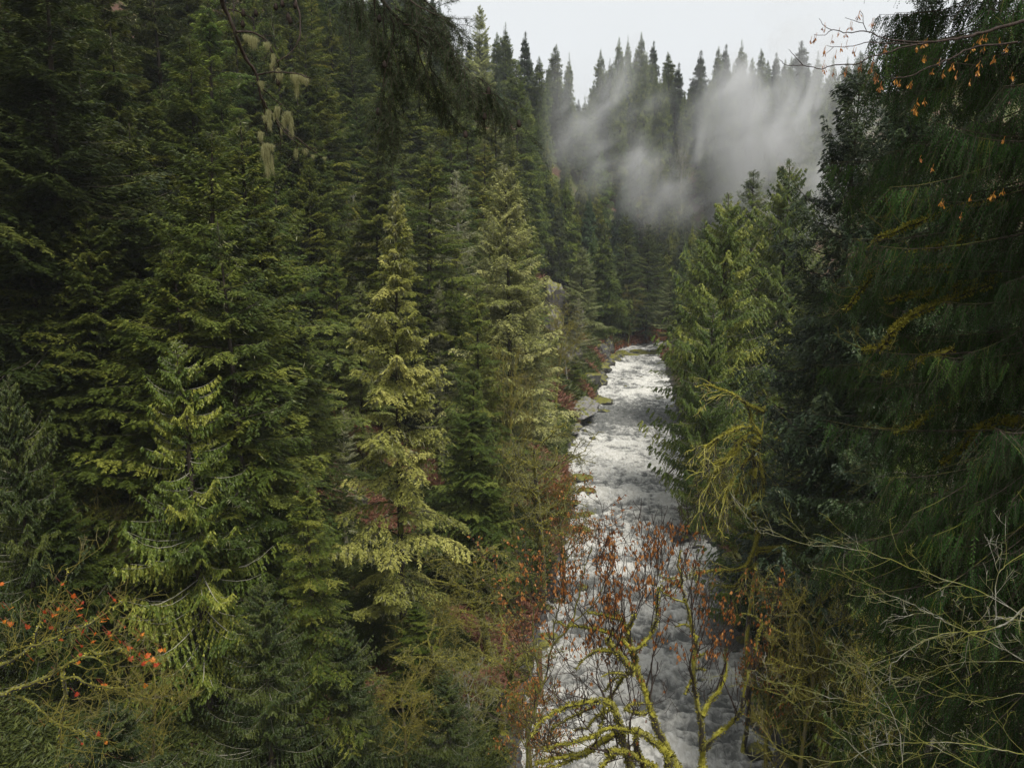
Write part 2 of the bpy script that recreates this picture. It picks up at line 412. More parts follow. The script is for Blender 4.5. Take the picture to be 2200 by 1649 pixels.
# ------------------------------------------------------------------ river
def river():
    # arc-length strips along the centre line
    pts = []; seg = CL; 
    dense = []; hwd = []
    i0 = int(np.searchsorted(cy, 20.0))
    for i in range(i0, min(len(CL) - 1, len(cy) + 14)):
        n = 36 if i < len(cy) - 1 else 40
        for k in range(n):
            f = k / n
            dense.append(CL[i] * (1 - f) + CL[i + 1] * f); hwd.append(HW[i] * (1 - f) + HW[i + 1] * f)
    C = np.array(dense); Hh = np.array(hwd)
    ker = np.ones(25) / 25
    Cs = np.stack([np.convolve(np.pad(C[:, k], 12, mode='edge'), ker, 'valid') for k in (0, 1)], 1)
    T = norm(np.gradient(Cs, axis=0)); Nn = np.stack([T[:, 1], -T[:, 0]], 1)   # to the right bank
    nv = 150
    v = np.linspace(-1, 1, nv)
    XY = Cs[:, None] + (v[None, :, None] * (Hh[:, None, None] + 1.8)) * Nn[:, None]
    x, y = XY[..., 0], XY[..., 1]
    vv = np.broadcast_to(v, x.shape)
    # rapids: bands across the river where the photo shows white water
    bands = [(790, .9, 12), (822, .8, 8), (845, 1.0, 9), (948, .8, 7), (985, 1.0, 8), (1010, .8, 6), (1050, .6, 6), (1070, .8, 5), (1120, .4, 4), (1178, .9, 4.0), (1215, .6, 5), (1300, .5, 5), (1400, 1.0, 3.2), (1440, .8, 4), (1500, .6, 4), (1600, .7, 4)]
    foam = np.zeros_like(x); zz = np.zeros_like(x)
    for py, s, w in bands:
        wy = on_water(1350, py)[1]
        wob = 2.2 * vn(x / 5, np.full_like(x, py * .1), seed=4) + 3.0 * vn(vv * 2.2, np.full_like(x, py * .37), seed=6)
        dd = (y - wy - wob * w / 5)
        foam += s * np.exp(-(dd / (w * 0.55)) ** 2) * (0.65 + 0.7 * vn(x / 2.5, y / 5, seed=int(py)))
        zz += s * 0.45 * np.exp(-((dd - w * .2) / (w * 0.28)) ** 2) * (0.6 + 0.6 * vn(x / 3, y / 3, seed=int(py) + 1))
    calm = np.exp(-((y - on_water(1350, 895)[1]) / 9) ** 2) * 0.7 + sstep(0.35, 0.9, vv) * np.exp(-((y - on_water(1500, 1330)[1]) / 8) ** 2) * 1.1
    base = 0.36 + 0.75 * fbm(x / .95 + .6 * vn(x / 2, y / 3, seed=77), y / 1.35, oct=4, seed=21, gain=.7) + 0.12 * fbm(x / 7, y / 12, oct=2, seed=22)
    foam = foam * 0.78 + base - .07 - calm
    foam = np.clip(foam, -0.3, 1.2)
    crest = (1 - 2 * np.abs(fbm(x / 1.4, y / 1.2, oct=4, seed=31)))
    swell = fbm(x / 3.5, y / 2.6, oct=3, seed=33)
    foam = np.clip(foam + .55 * (crest - .55) + .45 * swell, -.3, 1.2)
    zz = zz + 0.26 * crest + 0.55 * swell - .15 + 0.10 * np.clip(foam, 0, 1)
    n, k = x.shape
    idx = np.arange(n * k).reshape(n, k)
    F = np.stack([idx[:-1, :-1], idx[:-1, 1:], idx[1:, 1:], idx[1:, :-1]], -1).reshape(-1, 4)
    o = link('water', new_mesh('river_water', np.stack([x, y, zz], -1).reshape(-1, 3), F, water_mat(), attr={'foam': foam.ravel()}, smooth=True))
    tag(o, 'grey river with white foaming rapids running up the gorge', 'river', kind='structure')
river()

# ------------------------------------------------------------------ conifers
def conifer(name, seed, H=40.0, R=6.0, base=0.12, nbr=230, nleaf=42000, p=0.72, zj=0.05, belly=0.0, droop=0.25, up=0.12, th_low=-8, th_top=45,
            hang=0.35, leaf=0.30, lw=0.07, dn=1.5, lrand=0.5, trunk_r=0.42, mat='fir', bark='bark', bl=0.40, nb=12, ldown=0.25, gaps=0.3,
            lichen=0, zmin=0.0, axis_tint=0.0, rbr=0.05, lean=0.5, nw=None, sides=5):
    g = np.random.default_rng(seed); nleaf = int(nleaf * dn); lw = lw * 1.55; leaf = leaf * 1.12
    h = base + (0.997 - base) * (g.random(nbr) ** 0.75)
    h = np.sort(h)
    az = np.cumsum(np.full(nbr, 2.399)) + g.normal(0, 0.5, nbr)
    q = (1 - h) / (1 - base)
    prof = np.clip(q, 0, 1) ** p * (0.62 + 0.38 * sstep(0, 0.22, h - base))
    prof = prof * (1 - belly * (1 - sstep(0, .55, h)))
    clump = 1 + gaps * 1.1 * vn(np.cos(az) * 1.3 + 9, np.sin(az) * 1.3 + 5, h * 9, seed=seed)
    Lb = R * prof * (1 + lrand * (g.random(nbr) - 0.6)) * clump + 0.12
    th = np.radians(th_low + (th_top - th_low) * h ** 2.2 + g.normal(0, 6, nbr))
    sag = droop * (0.5 + g.random(nbr)); upt = up * (0.5 + g.random(nbr))
    dens = np.clip(0.55 + 0.8 * vn(np.cos(az) * 1.7, np.sin(az) * 1.7, h * 14, seed=seed + 5) + 0.35, 0.2, 1.6)
    btint = g.random(nbr)
    # trunk wobble
    wob = lambda z: np.stack([lean * np.sin(z / H * 2.3 + seed), lean * np.cos(z / H * 1.9 + seed * 2)], -1) * (z / H)[..., None]
    def axis(b, s):
        r = Lb[b] * s * np.cos(th[b]); z = Lb[b] * (s * np.sin(th[b]) - sag[b] * s ** 2 + upt[b] * s ** 3 * 1.2)
        return r, z
    zb = h * H
    prob = (Lb ** 1.05) * dens; prob /= prob.sum()
    b = g.choice(nbr, nleaf, p=prob)
    k = g.integers(0, nb, nleaf); side = g.integers(0, 2, nleaf) * 2 - 1
    jit = g.normal(0, 0.3, (nbr, nb)); bj = g.random((nbr, nb, 2))
    s = 0.10 + 0.90 * np.clip((k + 0.5 + jit[b, k]) / nb, 0, 1)
    l = np.maximum(Lb[b] * bl * (1.05 - 0.8 * s) * (0.5 + 1.0 * bj[b, k, (side + 1) // 2]), 0.12)
    t = g.random(nleaf) ** 0.8
    phi = np.radians(52 + 14 * (bj[b, k, 0] - .5) * 2)
    r0, z0 = axis(b, s)
    fx, fy = np.cos(phi), np.sin(phi) * side
    px_ = r0 + l * t * fx; py_ = l * t * fy
    pz_ = z0 - hang * l * t ** 1.6 + g.normal(0, zj, nleaf)
    # leaf direction in branch frame
    rot = g.choice([-1, 1], nleaf) * np.radians(20 + 35 * g.random(nleaf))
    dx = fx * np.cos(rot) - fy * np.sin(rot); dy = fx * np.sin(rot) + fy * np.cos(rot)
    dz = -ldown * (0.4 + 1.2 * g.random(nleaf)) - 0.3 * hang * t + 0.10 * g.normal(0, 1, nleaf)
    ca, sa = np.cos(az[b]), np.sin(az[b])
    tw = wob(zb)[b]
    pos = np.stack([px_ * ca - py_ * sa + tw[:, 0], px_ * sa + py_ * ca + tw[:, 1], zb[b] + pz_], -1)
    d = norm(np.stack([dx * ca - dy * sa, dx * sa + dy * ca, dz], -1))
    up_ = np.array([0, 0, 1.0]) + 0.55 * rv(nleaf, g)
    wd = norm(np.cross(d, up_))
    sc_ = (0.55 + 0.9 * g.random(nleaf)) * np.clip(Lb[b] / 1.6, .4, 1)
    keep = pos[:, 2] > zmin
    V, F = leaves(pos[keep], d[keep], wd[keep], leaf * sc_[keep], lw * sc_[keep])
    tint = np.clip(0.62 * btint[b] + 0.38 * g.random(nleaf), 0, 1)[keep]
    crown = new_mesh(name + '_crown', V, F, M[mat], attr={'tint': tint})
    # wood: trunk + limbs
    zs = np.linspace(0, H * 0.99, 18)
    tp = np.concatenate([wob(zs), zs[:, None]], 1)[None]
    tr = (trunk_r * (1 - zs / H) ** 0.8 + 0.02)[None] * (1 + 0.35 * np.exp(-zs / 1.2))[None]
    parts = [tubes(tp, tr, 9)]
    sv = np.linspace(0, 0.92, 6)
    bi = np.arange(nbr)
    P = np.zeros((nbr, 6, 3))
    for j, s_ in enumerate(sv):
        r, z = axis(bi, np.full(nbr, s_)); P[:, j, 0] = r * np.cos(az); P[:, j, 1] = r * np.sin(az); P[:, j, 2] = zb + z
    P[:, :, :2] += wob(zb)[:, None]
    RR = (rbr * (0.4 + Lb / R))[:, None] * (1 - 0.85 * sv)[None]
    parts.append(tubes(P, RR, 4))
    nf0 = len(parts[0][1])
    # bare dead twigs below the live crown
    nd = max(10, int(nbr * 0.12)); hz = np.random.default_rng(seed + 1).uniform(0.03, base + 0.12, nd)
    az2 = g.uniform(0, 2 * PI, nd); ll = g.uniform(0.4, 2.2, nd)
    Q = np.zeros((nd, 4, 3))
    for j, s_ in enumerate((0, .35, .7, 1)):
        Q[:, j, 0] = ll * s_ * np.cos(az2); Q[:, j, 1] = ll * s_ * np.sin(az2); Q[:, j, 2] = hz * H - ll * .25 * s_ ** 2
    Q[:, :, :2] += wob(hz * H)[:, None]
    parts.append(tubes(Q, np.linspace(0.035, 0.01, 4)[None].repeat(nd, 0), 3))
    V, F = cat(parts)
    tn = np.zeros(len(F)); tn[nf0:] = axis_tint
    wood = new_mesh(name + '_trunk', V, F, M[bark], attr={'tint': tn})
    out = {'crown': crown, 'trunk': wood, 'H': H, 'R': R}
    if lichen:
        nl = lichen
        b = g.choice(nbr, nl, p=prob); s = 0.2 + 0.8 * g.random(nl)
        r0, z0 = axis(b, s); side = g.normal(0, 0.28, nl) * Lb[b] * (1.1 - s)
        pos = np.stack([r0 * np.cos(az[b]) - side * np.sin(az[b]), r0 * np.sin(az[b]) + side * np.cos(az[b]), zb[b] + z0 - 0.1 - hang * np.abs(side) * .5], -1)
        pos[:, :2] += wob(zb)[b]
        d = norm(np.stack([g.normal(0, .6, nl), g.normal(0, .6, nl), -np.abs(g.normal(.7, .5, nl))], -1))
        wd = norm(np.cross(d, rv(nl, g)))
        V, F = leaves(pos, d, wd, 0.22 + 0.45 * g.random(nl), 0.035 + 0.05 * g.random(nl))
        out['lichen'] = new_mesh(name + '_lichen', V, F, M['lichen'], attr={'tint': g.random(nl)})
    return out

SP = {}
SP['dark_a'] = conifer('dark_fir_a', 1, R=8.2, nbr=260, nleaf=80000, mat='fir', base=0.08, hang=0.30, droop=0.28, up=0.2, leaf=0.27, lw=0.065)
SP['dark_b'] = conifer('dark_fir_b', 2, R=8.0, nbr=240, nleaf=76000, mat='fir', base=0.08, hang=0.40, droop=0.35, up=0.25, leaf=0.27, lw=0.065, p=0.65, gaps=0.4)
SP['dark_c'] = conifer('dark_fir_c', 3, R=7.2, nbr=210, nleaf=66000, mat='fir', base=0.10, hang=0.5, droop=0.2, up=0.1, leaf=0.27, lw=0.06, gaps=0.4)
SP['olive_a'] = conifer('olive_fir_a', 4, belly=.45, R=7.4, nbr=170, nleaf=62000, mat='olive', bark='bark_moss', base=0.10, hang=0.45, droop=0.45, up=0.18, th_low=5, gaps=0.45, leaf=0.24, lw=0.06, lichen=14000, lrand=0.55, rbr=0.06)
SP['olive_b'] = conifer('olive_fir_b', 5, belly=.2, R=8.2, nbr=190, nleaf=64000, mat='olive', bark='bark_moss', base=0.12, hang=0.3, droop=0.22, up=0.15, th_low=0, gaps=0.35, leaf=0.24, lw=0.06, lichen=24000, lrand=0.7, p=0.6)
SP['green_a'] = conifer('green_fir_a', 6, R=8.0, nbr=210, nleaf=66000, mat='cedar', bark='bark', base=0.10, hang=0.4, droop=0.3, up=0.1, leaf=0.24, lw=0.055, gaps=0.4, lichen=2500)
SP['ragged_a'] = conifer('ragged_fir_a', 12, R=6.0, nbr=120, nleaf=44000, mat='fir', base=0.2, hang=0.55, droop=0.5, up=0.3, leaf=0.27, lw=0.062, gaps=0.75, lrand=1.1, lichen=3000, lean=1.2, rbr=.06)
SP['ragged_b'] = conifer('ragged_fir_b', 13, R=5.4, nbr=150, nleaf=50000, mat='cedar', base=0.14, hang=0.8, droop=0.15, up=0.3, leaf=0.25, lw=0.06, gaps=0.7, lrand=1.0, lichen=2500, lean=1.0, p=.9)
SP['snag'] = conifer('lichened_fir', 7, dn=1.0, R=3.6, nbr=130, nleaf=7000, mat='olive', bark='bark_snag', base=0.12, hang=0.2, droop=-0.1, up=0.1, th_low=0, th_top=40, leaf=0.2, lw=0.05, lichen=12000, axis_tint=0.85, lrand=0.9, rbr=0.06, p=0.6)
SP['cedar_a'] = conifer('cedar_a', 8, R=8.6, nbr=230, nleaf=120000, mat='cedar', bark='bark_cedar', base=0.05, hang=1.3, droop=0.15, up=0.45, th_low=-12, th_top=20, leaf=0.22, lw=0.055, ldown=1.6, bl=0.22, nb=16, axis_tint=0.9, rbr=0.045, gaps=0.35, lichen=900)
SP['cedar_b'] = conifer('cedar_b', 9, R=9.5, nbr=230, nleaf=130000, mat='cedar', bark='bark_cedar', base=0.04, hang=1.1, droop=0.25, up=0.45, th_low=-5, th_top=30, leaf=0.22, lw=0.055, ldown=1.0, bl=0.24, nb=14, axis_tint=0.6, rbr=0.04, gaps=0.35, lichen=1500)
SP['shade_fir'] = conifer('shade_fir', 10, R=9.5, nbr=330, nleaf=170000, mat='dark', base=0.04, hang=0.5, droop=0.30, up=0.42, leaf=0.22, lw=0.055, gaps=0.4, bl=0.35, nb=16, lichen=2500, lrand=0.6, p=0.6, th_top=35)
for i, (R_, pp) in enumerate([(6.8, .95), (5.6, .85), (7.6, 1.05), (5.0, .8)]):
    SP['far_%d' % i] = conifer('ridge_fir_%s' % 'abcd'[i], 20 + i, R=R_, nbr=300, nleaf=30000, mat='fir' if i < 3 else 'dark', base=0.08, hang=0.7, zj=.3, p=pp, leaf=0.42, lw=0.14, gaps=0.35, nb=7, lrand=0.7, droop=0.25, th_top=22)

TREES = []
def put_tree(sp, x, y, H, name, label, cat_, group=None, color=(1, 1, 1), wide=1.0, z=None, rot=None, sink=0.4, tilt=0.0):
    p = SP[sp]
    z = gz(x, y) if z is None else z
    e = bpy.data.objects.new(name, None); col.objects.link(e)
    e.empty_display_size = 0.5
    e.location = (x, y, z - sink)
    s = (H + sink) / p['H']
    e.scale = (s * wide, s * wide, s)
    e.rotation_euler = (tilt * math.sin(x * 3.1), tilt * math.cos(y * 1.7), rng.uniform(0, 6.28) if rot is None else rot)
    tag(e, label, cat_, group)
    for part in ('trunk', 'crown', 'lichen'):
        if part in p:
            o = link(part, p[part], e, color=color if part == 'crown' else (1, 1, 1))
    TREES.append((x, y, z, H, p['R'] * s * wide, e))
    return e

def hit_ground(px, py, d0=40, d1=600):
    for d in np.arange(d0, d1, 1.0):
        q = W(px, py, d)
        if gz(q[0], q[1]) >= q[2]: return d
    return None

def hero(sp, px, tip, base_py, wpx, label, name='fir_tree', cat_='tree', color=(1, 1, 1), group=None, d=None, rot=None, maxH=60):
    if d is None: d = hit_ground(px, base_py)
    top = W(px, tip, d)
    z = gz(top[0], d)
    H = top[2] - z
    Rm = wpx / 2 / FPX * d
    wide = Rm / (SP[sp]['R'] * H / SP[sp]['H'])
    wide = min(max(wide, 0.6), 2.2)
    print('hero %s px %d d %.0f H %.1f z %.1f wide %.2f' % (sp, px, d, H, z, wide))
    return put_tree(sp, top[0], d, H, name, label, cat_, group, color, wide, z, rot)

# ------------------------------------------------------------------ bare broadleaf growth
def grow(starts, dirs, length, r0, g, levels=3, kids=4, up=0.15, wig=0.25, K=6, lr=0.6, rr=0.55, spread=0.8, droop=0.0, tmin=0.25):
    """recursive twigs; returns [(P,R)] per level and the tips"""
    out = []; P0 = np.asarray(starts, float); D0 = norm(np.asarray(dirs, float))
    Ln = np.full(len(P0), length) * (0.7 + 0.6 * g.random(len(P0))) if np.isscalar(length) else np.asarray(length, float)
    Rr = np.full(len(P0), r0) if np.isscalar(r0) else np.asarray(r0, float)
    for lv in range(levels):
        n = len(P0); P = np.zeros((n, K, 3)); P[:, 0] = P0; D = D0.copy(); step = (Ln / (K - 1))[:, None]
        for k in range(1, K):
            D = norm(D + wig * g.normal(size=(n, 3)) * 0.6 + np.array([0, 0, up - droop * k / K]))
            P[:, k] = P[:, k - 1] + D * step
        R = Rr[:, None] * (1 - 0.75 * np.linspace(0, 1, K))[None]
        out.append((P, R))
        if lv == levels - 1: break
        kk = kids if np.isscalar(kids) else kids[lv]
        i = np.repeat(np.arange(n), kk); t = tmin + (1 - tmin) * ((np.tile(np.arange(kk), n) + g.random(len(i))) / kk)
        f = t * (K - 1); a = np.clip(f.astype(int), 0, K - 2); w = (f - a)[:, None]
        P0 = P[i, a] * (1 - w) + P[i, a + 1] * w
        T = norm(P[i, a + 1] - P[i, a])
        D0 = norm(T * (1 - spread * 0.5) + spread * rv(len(i), g) + np.array([0, 0, up * .6]))
        Ln = Ln[i] * lr * (1.15 - 0.5 * t) * (0.7 + 0.6 * g.random(len(i)))
        Rr = R[i, a] * rr
    return out, out[-1][0]

def wood_mesh(name, levels, mat, sides=(9, 7, 5, 4, 3, 3), attr0=None):
    parts = [tubes(P, R, sides[min(k, len(sides) - 1)]) for k, (P, R) in enumerate(levels)]
    V, F = cat(parts)
    return new_mesh(name, V, F, mat, attr={'tint': np.zeros(len(F))}, smooth=True)

def tufts(levels, n, g, size=0.07, mat='mosstuft', name='moss', maxlv=2, hangf=0.5):
    """short moss tufts over the limb surface"""
    Ps, Rs = [], []
    for P, R in levels[:maxlv]:
        a = P[:, :-1].reshape(-1, 3); b = P[:, 1:].reshape(-1, 3); r = R[:, :-1].reshape(-1)
        Ps.append(np.stack([a, b], 1)); Rs.append(r)
    S = np.concatenate(Ps); R = np.concatenate(Rs)
    ln = np.linalg.norm(S[:, 1] - S[:, 0], axis=1) * (R + 0.02); i = g.choice(len(S), n, p=ln / ln.sum())
    t = g.random(n)[:, None]
    p = S[i, 0] * (1 - t) + S[i, 1] * t
    T = norm(S[i, 1] - S[i, 0]); o = norm(np.cross(T, rv(n, g)) + np.array([0, 0, 0.25]))
    p = p + o * R[i][:, None] * 0.9
    d = norm(o + 0.5 * rv(n, g) - np.array([0, 0, hangf]) * (g.random((n, 1)) > .5))
    wd = norm(np.cross(d, rv(n, g)))
    V, F = leaves(p, d, wd, size * (0.5 + g.random(n)), size * 0.55 * (0.6 + g.random(n)))
    return new_mesh(name, V, F, M[mat], attr={'tint': g.random(n)})

def bare_tree(name, seed, H=18, R=5, mat='bark_olive', kids=(14, 7, 5), tw=0.030, mossy=0, trunk_r=0.2, spread=0.9, up=0.22, leaves_n=0):
    g = np.random.default_rng(seed)
    zs = np.linspace(0, H * .8, 10)
    tp = np.stack([0.5 * np.sin(zs / H * 4 + seed), 0.5 * np.cos(zs / H * 3 + seed) - .5, zs], -1)[None]
    lv = [(tp, (trunk_r * (1 - zs / H) + 0.03)[None])]
    n = kids[0]; h = H * (0.28 + 0.5 * (np.arange(n) + g.random(n)) / n); az = np.arange(n) * 2.4 + g.normal(0, .4, n)
    st = np.stack([np.interp(h, zs, tp[0, :, 0]), np.interp(h, zs, tp[0, :, 1]), h], -1)
    el = np.radians(25 + 35 * h / H)
    d = np.stack([np.cos(az) * np.cos(el), np.sin(az) * np.cos(el), np.sin(el)], -1)
    Ls = R * (1.15 - 0.6 * h / H) * (0.7 + .6 * g.random(n))
    o, tips = grow(st, d, Ls, trunk_r * 0.38 * (1.1 - h / H * .6), g, levels=4, kids=[kids[1], kids[2], 3], up=up * .5, wig=0.35, K=6, spread=spread, lr=0.5, rr=0.6)
    lv += o
    lv = [(P, np.maximum(Rr, tw * (1 if k < 3 else .65))) for k, (P, Rr) in enumerate(lv)]
    out = {'trunk': wood_mesh(name + '_trunk', lv[:2], M[mat]), 'twigs': wood_mesh(name + '_twigs', lv[2:], M[mat], sides=(4, 3, 3)), 'H': H, 'R': R}
    if mossy: out['moss'] = tufts(lv, mossy, g, size=0.09, name=name + '_moss', maxlv=3)
    if leaves_n:
        P = tips[:, -1]; i = g.integers(0, len(P), leaves_n)
        p = P[i] + g.normal(0, .15, (leaves_n, 3)); d = norm(np.array([0, 0, -1.]) + .6 * rv(leaves_n, g))
        V, F = leaves(p, d, norm(np.cross(d, rv(leaves_n, g))), .22 * (.5 + g.random(leaves_n)), .13 * (.5 + g.random(leaves_n)))
        out['dead_leaves'] = new_mesh(name + '_leaves', V, F, M['samara'], attr={'tint': g.random(leaves_n)})
    return out

BT = {}
BT['alder'] = bare_tree('bare_alder', 31, H=16, R=4.2, mat='bark_pale', tw=0.022)
BT['alder_b'] = bare_tree('bare_alder_b', 32, H=18, R=5.0, mat='bark_olive', tw=0.024, mossy=2500)
BT['maple'] = bare_tree('mossy_maple', 33, H=20, R=5.5, mat='mossdull', tw=0.028, mossy=14000, trunk_r=0.32, spread=1.1, up=0.05)
BT['maple_leaf'] = bare_tree('leafy_maple', 34, H=15, R=4.6, mat='bark_olive', tw=0.022, mossy=2500, leaves_n=1600)

def put_bare(sp, px, tip, base_py, label, wpx=None, name='bare_tree', d=None, group=None, rot=None):
    if d is None: d = hit_ground(px, base_py)
    top = W(px, tip, d); z = gz(top[0], d); H = top[2] - z; p = BT[sp]
    s = H / p['H']; wide = 1.0 if wpx is None else min(max((wpx / 2 / FPX * d) / (p['R'] * s), .6), 2.0)
    print('bare %s px %d d %.0f H %.1f z %.1f' % (sp, px, d, H, z))
    e = bpy.data.objects.new(name, None); col.objects.link(e); e.location = (top[0], d, z - 0.3)
    e.scale = (s * wide, s * wide, s); e.rotation_euler = (0, 0, rng.uniform(0, 6.28) if rot is None else rot)
    tag(e, label, 'tree', group)
    for part in ('trunk', 'twigs', 'moss', 'dead_leaves'):
        if part in p: link(part, p[part], e)
    TREES.append((top[0], d, z, H, p['R'] * s * wide, e))
    return e

# ------------------------------------------------------------------ trees singled out in the photo
# species, tip px, tip py, base py, crown width px, label, kwargs
HERO = [  # color factors paint shade on edge trees; centre lifted for lichen and light
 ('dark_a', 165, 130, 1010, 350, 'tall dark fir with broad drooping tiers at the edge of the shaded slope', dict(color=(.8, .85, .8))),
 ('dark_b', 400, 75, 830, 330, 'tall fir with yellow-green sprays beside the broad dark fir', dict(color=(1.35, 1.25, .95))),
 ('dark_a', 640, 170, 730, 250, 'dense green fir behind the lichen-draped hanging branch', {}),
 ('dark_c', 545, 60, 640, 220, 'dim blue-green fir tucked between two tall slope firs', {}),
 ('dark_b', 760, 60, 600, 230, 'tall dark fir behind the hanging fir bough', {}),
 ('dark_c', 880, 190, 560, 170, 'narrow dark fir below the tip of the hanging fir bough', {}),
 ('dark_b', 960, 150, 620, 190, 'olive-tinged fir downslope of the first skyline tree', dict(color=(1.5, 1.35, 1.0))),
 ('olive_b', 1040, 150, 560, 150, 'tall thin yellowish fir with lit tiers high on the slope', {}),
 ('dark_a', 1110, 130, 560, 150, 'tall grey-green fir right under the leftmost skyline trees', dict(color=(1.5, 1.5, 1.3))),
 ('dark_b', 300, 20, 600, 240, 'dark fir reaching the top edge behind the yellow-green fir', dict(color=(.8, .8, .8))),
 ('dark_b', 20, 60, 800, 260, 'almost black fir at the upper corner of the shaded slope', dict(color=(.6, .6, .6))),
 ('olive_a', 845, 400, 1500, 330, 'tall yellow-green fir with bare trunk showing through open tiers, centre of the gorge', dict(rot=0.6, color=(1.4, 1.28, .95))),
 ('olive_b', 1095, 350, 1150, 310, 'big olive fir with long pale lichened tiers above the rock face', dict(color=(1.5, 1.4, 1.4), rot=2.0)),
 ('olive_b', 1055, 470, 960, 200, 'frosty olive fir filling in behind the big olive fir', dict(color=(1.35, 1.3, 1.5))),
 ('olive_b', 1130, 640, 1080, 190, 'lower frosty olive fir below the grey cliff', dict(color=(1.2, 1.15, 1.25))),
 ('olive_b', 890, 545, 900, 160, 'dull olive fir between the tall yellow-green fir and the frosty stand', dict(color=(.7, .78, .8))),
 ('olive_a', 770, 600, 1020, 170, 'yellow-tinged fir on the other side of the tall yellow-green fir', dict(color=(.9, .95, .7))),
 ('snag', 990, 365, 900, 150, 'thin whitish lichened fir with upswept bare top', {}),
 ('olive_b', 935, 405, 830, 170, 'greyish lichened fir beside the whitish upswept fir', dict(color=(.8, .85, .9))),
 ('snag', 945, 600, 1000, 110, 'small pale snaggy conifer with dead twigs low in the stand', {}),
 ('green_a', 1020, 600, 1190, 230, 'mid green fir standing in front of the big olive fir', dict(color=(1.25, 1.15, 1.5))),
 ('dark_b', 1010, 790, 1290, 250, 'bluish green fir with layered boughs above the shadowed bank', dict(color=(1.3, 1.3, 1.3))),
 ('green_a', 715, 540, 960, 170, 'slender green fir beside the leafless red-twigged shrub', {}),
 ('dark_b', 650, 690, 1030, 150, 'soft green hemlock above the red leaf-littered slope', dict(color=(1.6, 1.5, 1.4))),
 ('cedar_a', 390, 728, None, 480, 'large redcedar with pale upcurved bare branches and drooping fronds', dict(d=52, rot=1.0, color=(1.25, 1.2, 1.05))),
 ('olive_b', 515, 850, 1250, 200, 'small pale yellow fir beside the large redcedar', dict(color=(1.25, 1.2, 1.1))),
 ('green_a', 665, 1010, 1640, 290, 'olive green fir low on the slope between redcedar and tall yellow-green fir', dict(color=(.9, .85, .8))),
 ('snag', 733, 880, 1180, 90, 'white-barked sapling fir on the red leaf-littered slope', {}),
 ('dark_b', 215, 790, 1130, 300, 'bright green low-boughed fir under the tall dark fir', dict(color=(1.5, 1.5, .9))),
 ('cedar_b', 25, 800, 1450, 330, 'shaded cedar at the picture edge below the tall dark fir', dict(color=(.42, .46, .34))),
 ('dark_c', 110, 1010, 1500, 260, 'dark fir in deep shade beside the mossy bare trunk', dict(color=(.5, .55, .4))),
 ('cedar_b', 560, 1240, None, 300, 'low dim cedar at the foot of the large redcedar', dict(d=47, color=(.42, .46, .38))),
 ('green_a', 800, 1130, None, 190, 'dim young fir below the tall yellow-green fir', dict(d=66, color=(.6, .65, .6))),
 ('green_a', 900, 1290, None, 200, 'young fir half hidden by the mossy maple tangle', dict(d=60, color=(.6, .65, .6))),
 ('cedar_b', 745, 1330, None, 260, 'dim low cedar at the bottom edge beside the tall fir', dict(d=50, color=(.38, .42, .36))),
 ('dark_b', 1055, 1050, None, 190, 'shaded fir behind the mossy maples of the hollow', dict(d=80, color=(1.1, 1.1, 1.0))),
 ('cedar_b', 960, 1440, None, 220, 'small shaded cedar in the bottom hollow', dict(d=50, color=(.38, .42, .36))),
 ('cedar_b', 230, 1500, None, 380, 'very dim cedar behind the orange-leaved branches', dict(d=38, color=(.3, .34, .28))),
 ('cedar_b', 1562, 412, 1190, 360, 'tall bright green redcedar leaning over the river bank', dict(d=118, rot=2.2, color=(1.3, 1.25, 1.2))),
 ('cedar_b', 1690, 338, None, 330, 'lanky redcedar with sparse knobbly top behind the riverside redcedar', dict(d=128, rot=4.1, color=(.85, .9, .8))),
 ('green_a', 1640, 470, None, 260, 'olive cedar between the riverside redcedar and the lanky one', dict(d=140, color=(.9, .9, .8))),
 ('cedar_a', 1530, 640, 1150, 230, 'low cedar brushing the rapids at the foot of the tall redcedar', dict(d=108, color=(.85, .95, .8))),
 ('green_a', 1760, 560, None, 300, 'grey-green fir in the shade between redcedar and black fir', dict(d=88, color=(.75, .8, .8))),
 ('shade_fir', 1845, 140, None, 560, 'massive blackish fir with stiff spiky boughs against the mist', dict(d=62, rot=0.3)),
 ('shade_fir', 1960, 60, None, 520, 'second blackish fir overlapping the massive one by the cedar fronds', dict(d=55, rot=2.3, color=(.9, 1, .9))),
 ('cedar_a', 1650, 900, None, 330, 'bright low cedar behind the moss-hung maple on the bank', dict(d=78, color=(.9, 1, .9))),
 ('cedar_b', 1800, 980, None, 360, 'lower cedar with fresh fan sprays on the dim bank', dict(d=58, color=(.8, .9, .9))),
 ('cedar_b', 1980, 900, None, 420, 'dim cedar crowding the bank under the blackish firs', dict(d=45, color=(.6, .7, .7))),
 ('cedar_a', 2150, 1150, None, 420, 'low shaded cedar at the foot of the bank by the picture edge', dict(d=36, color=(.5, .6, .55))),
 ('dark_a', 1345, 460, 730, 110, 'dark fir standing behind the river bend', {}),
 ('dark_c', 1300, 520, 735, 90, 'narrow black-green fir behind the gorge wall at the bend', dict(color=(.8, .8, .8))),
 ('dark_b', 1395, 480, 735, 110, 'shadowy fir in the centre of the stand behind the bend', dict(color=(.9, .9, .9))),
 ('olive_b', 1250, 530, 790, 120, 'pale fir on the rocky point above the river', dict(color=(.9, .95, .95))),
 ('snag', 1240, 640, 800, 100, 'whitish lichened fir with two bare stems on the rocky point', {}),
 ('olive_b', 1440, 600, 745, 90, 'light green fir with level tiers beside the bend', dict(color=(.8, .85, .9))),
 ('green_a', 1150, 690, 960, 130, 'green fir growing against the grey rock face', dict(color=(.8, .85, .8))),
 ('green_a', 1235, 760, 835, 70, 'little bushy fir at the water edge on the rocky point', {}),
]
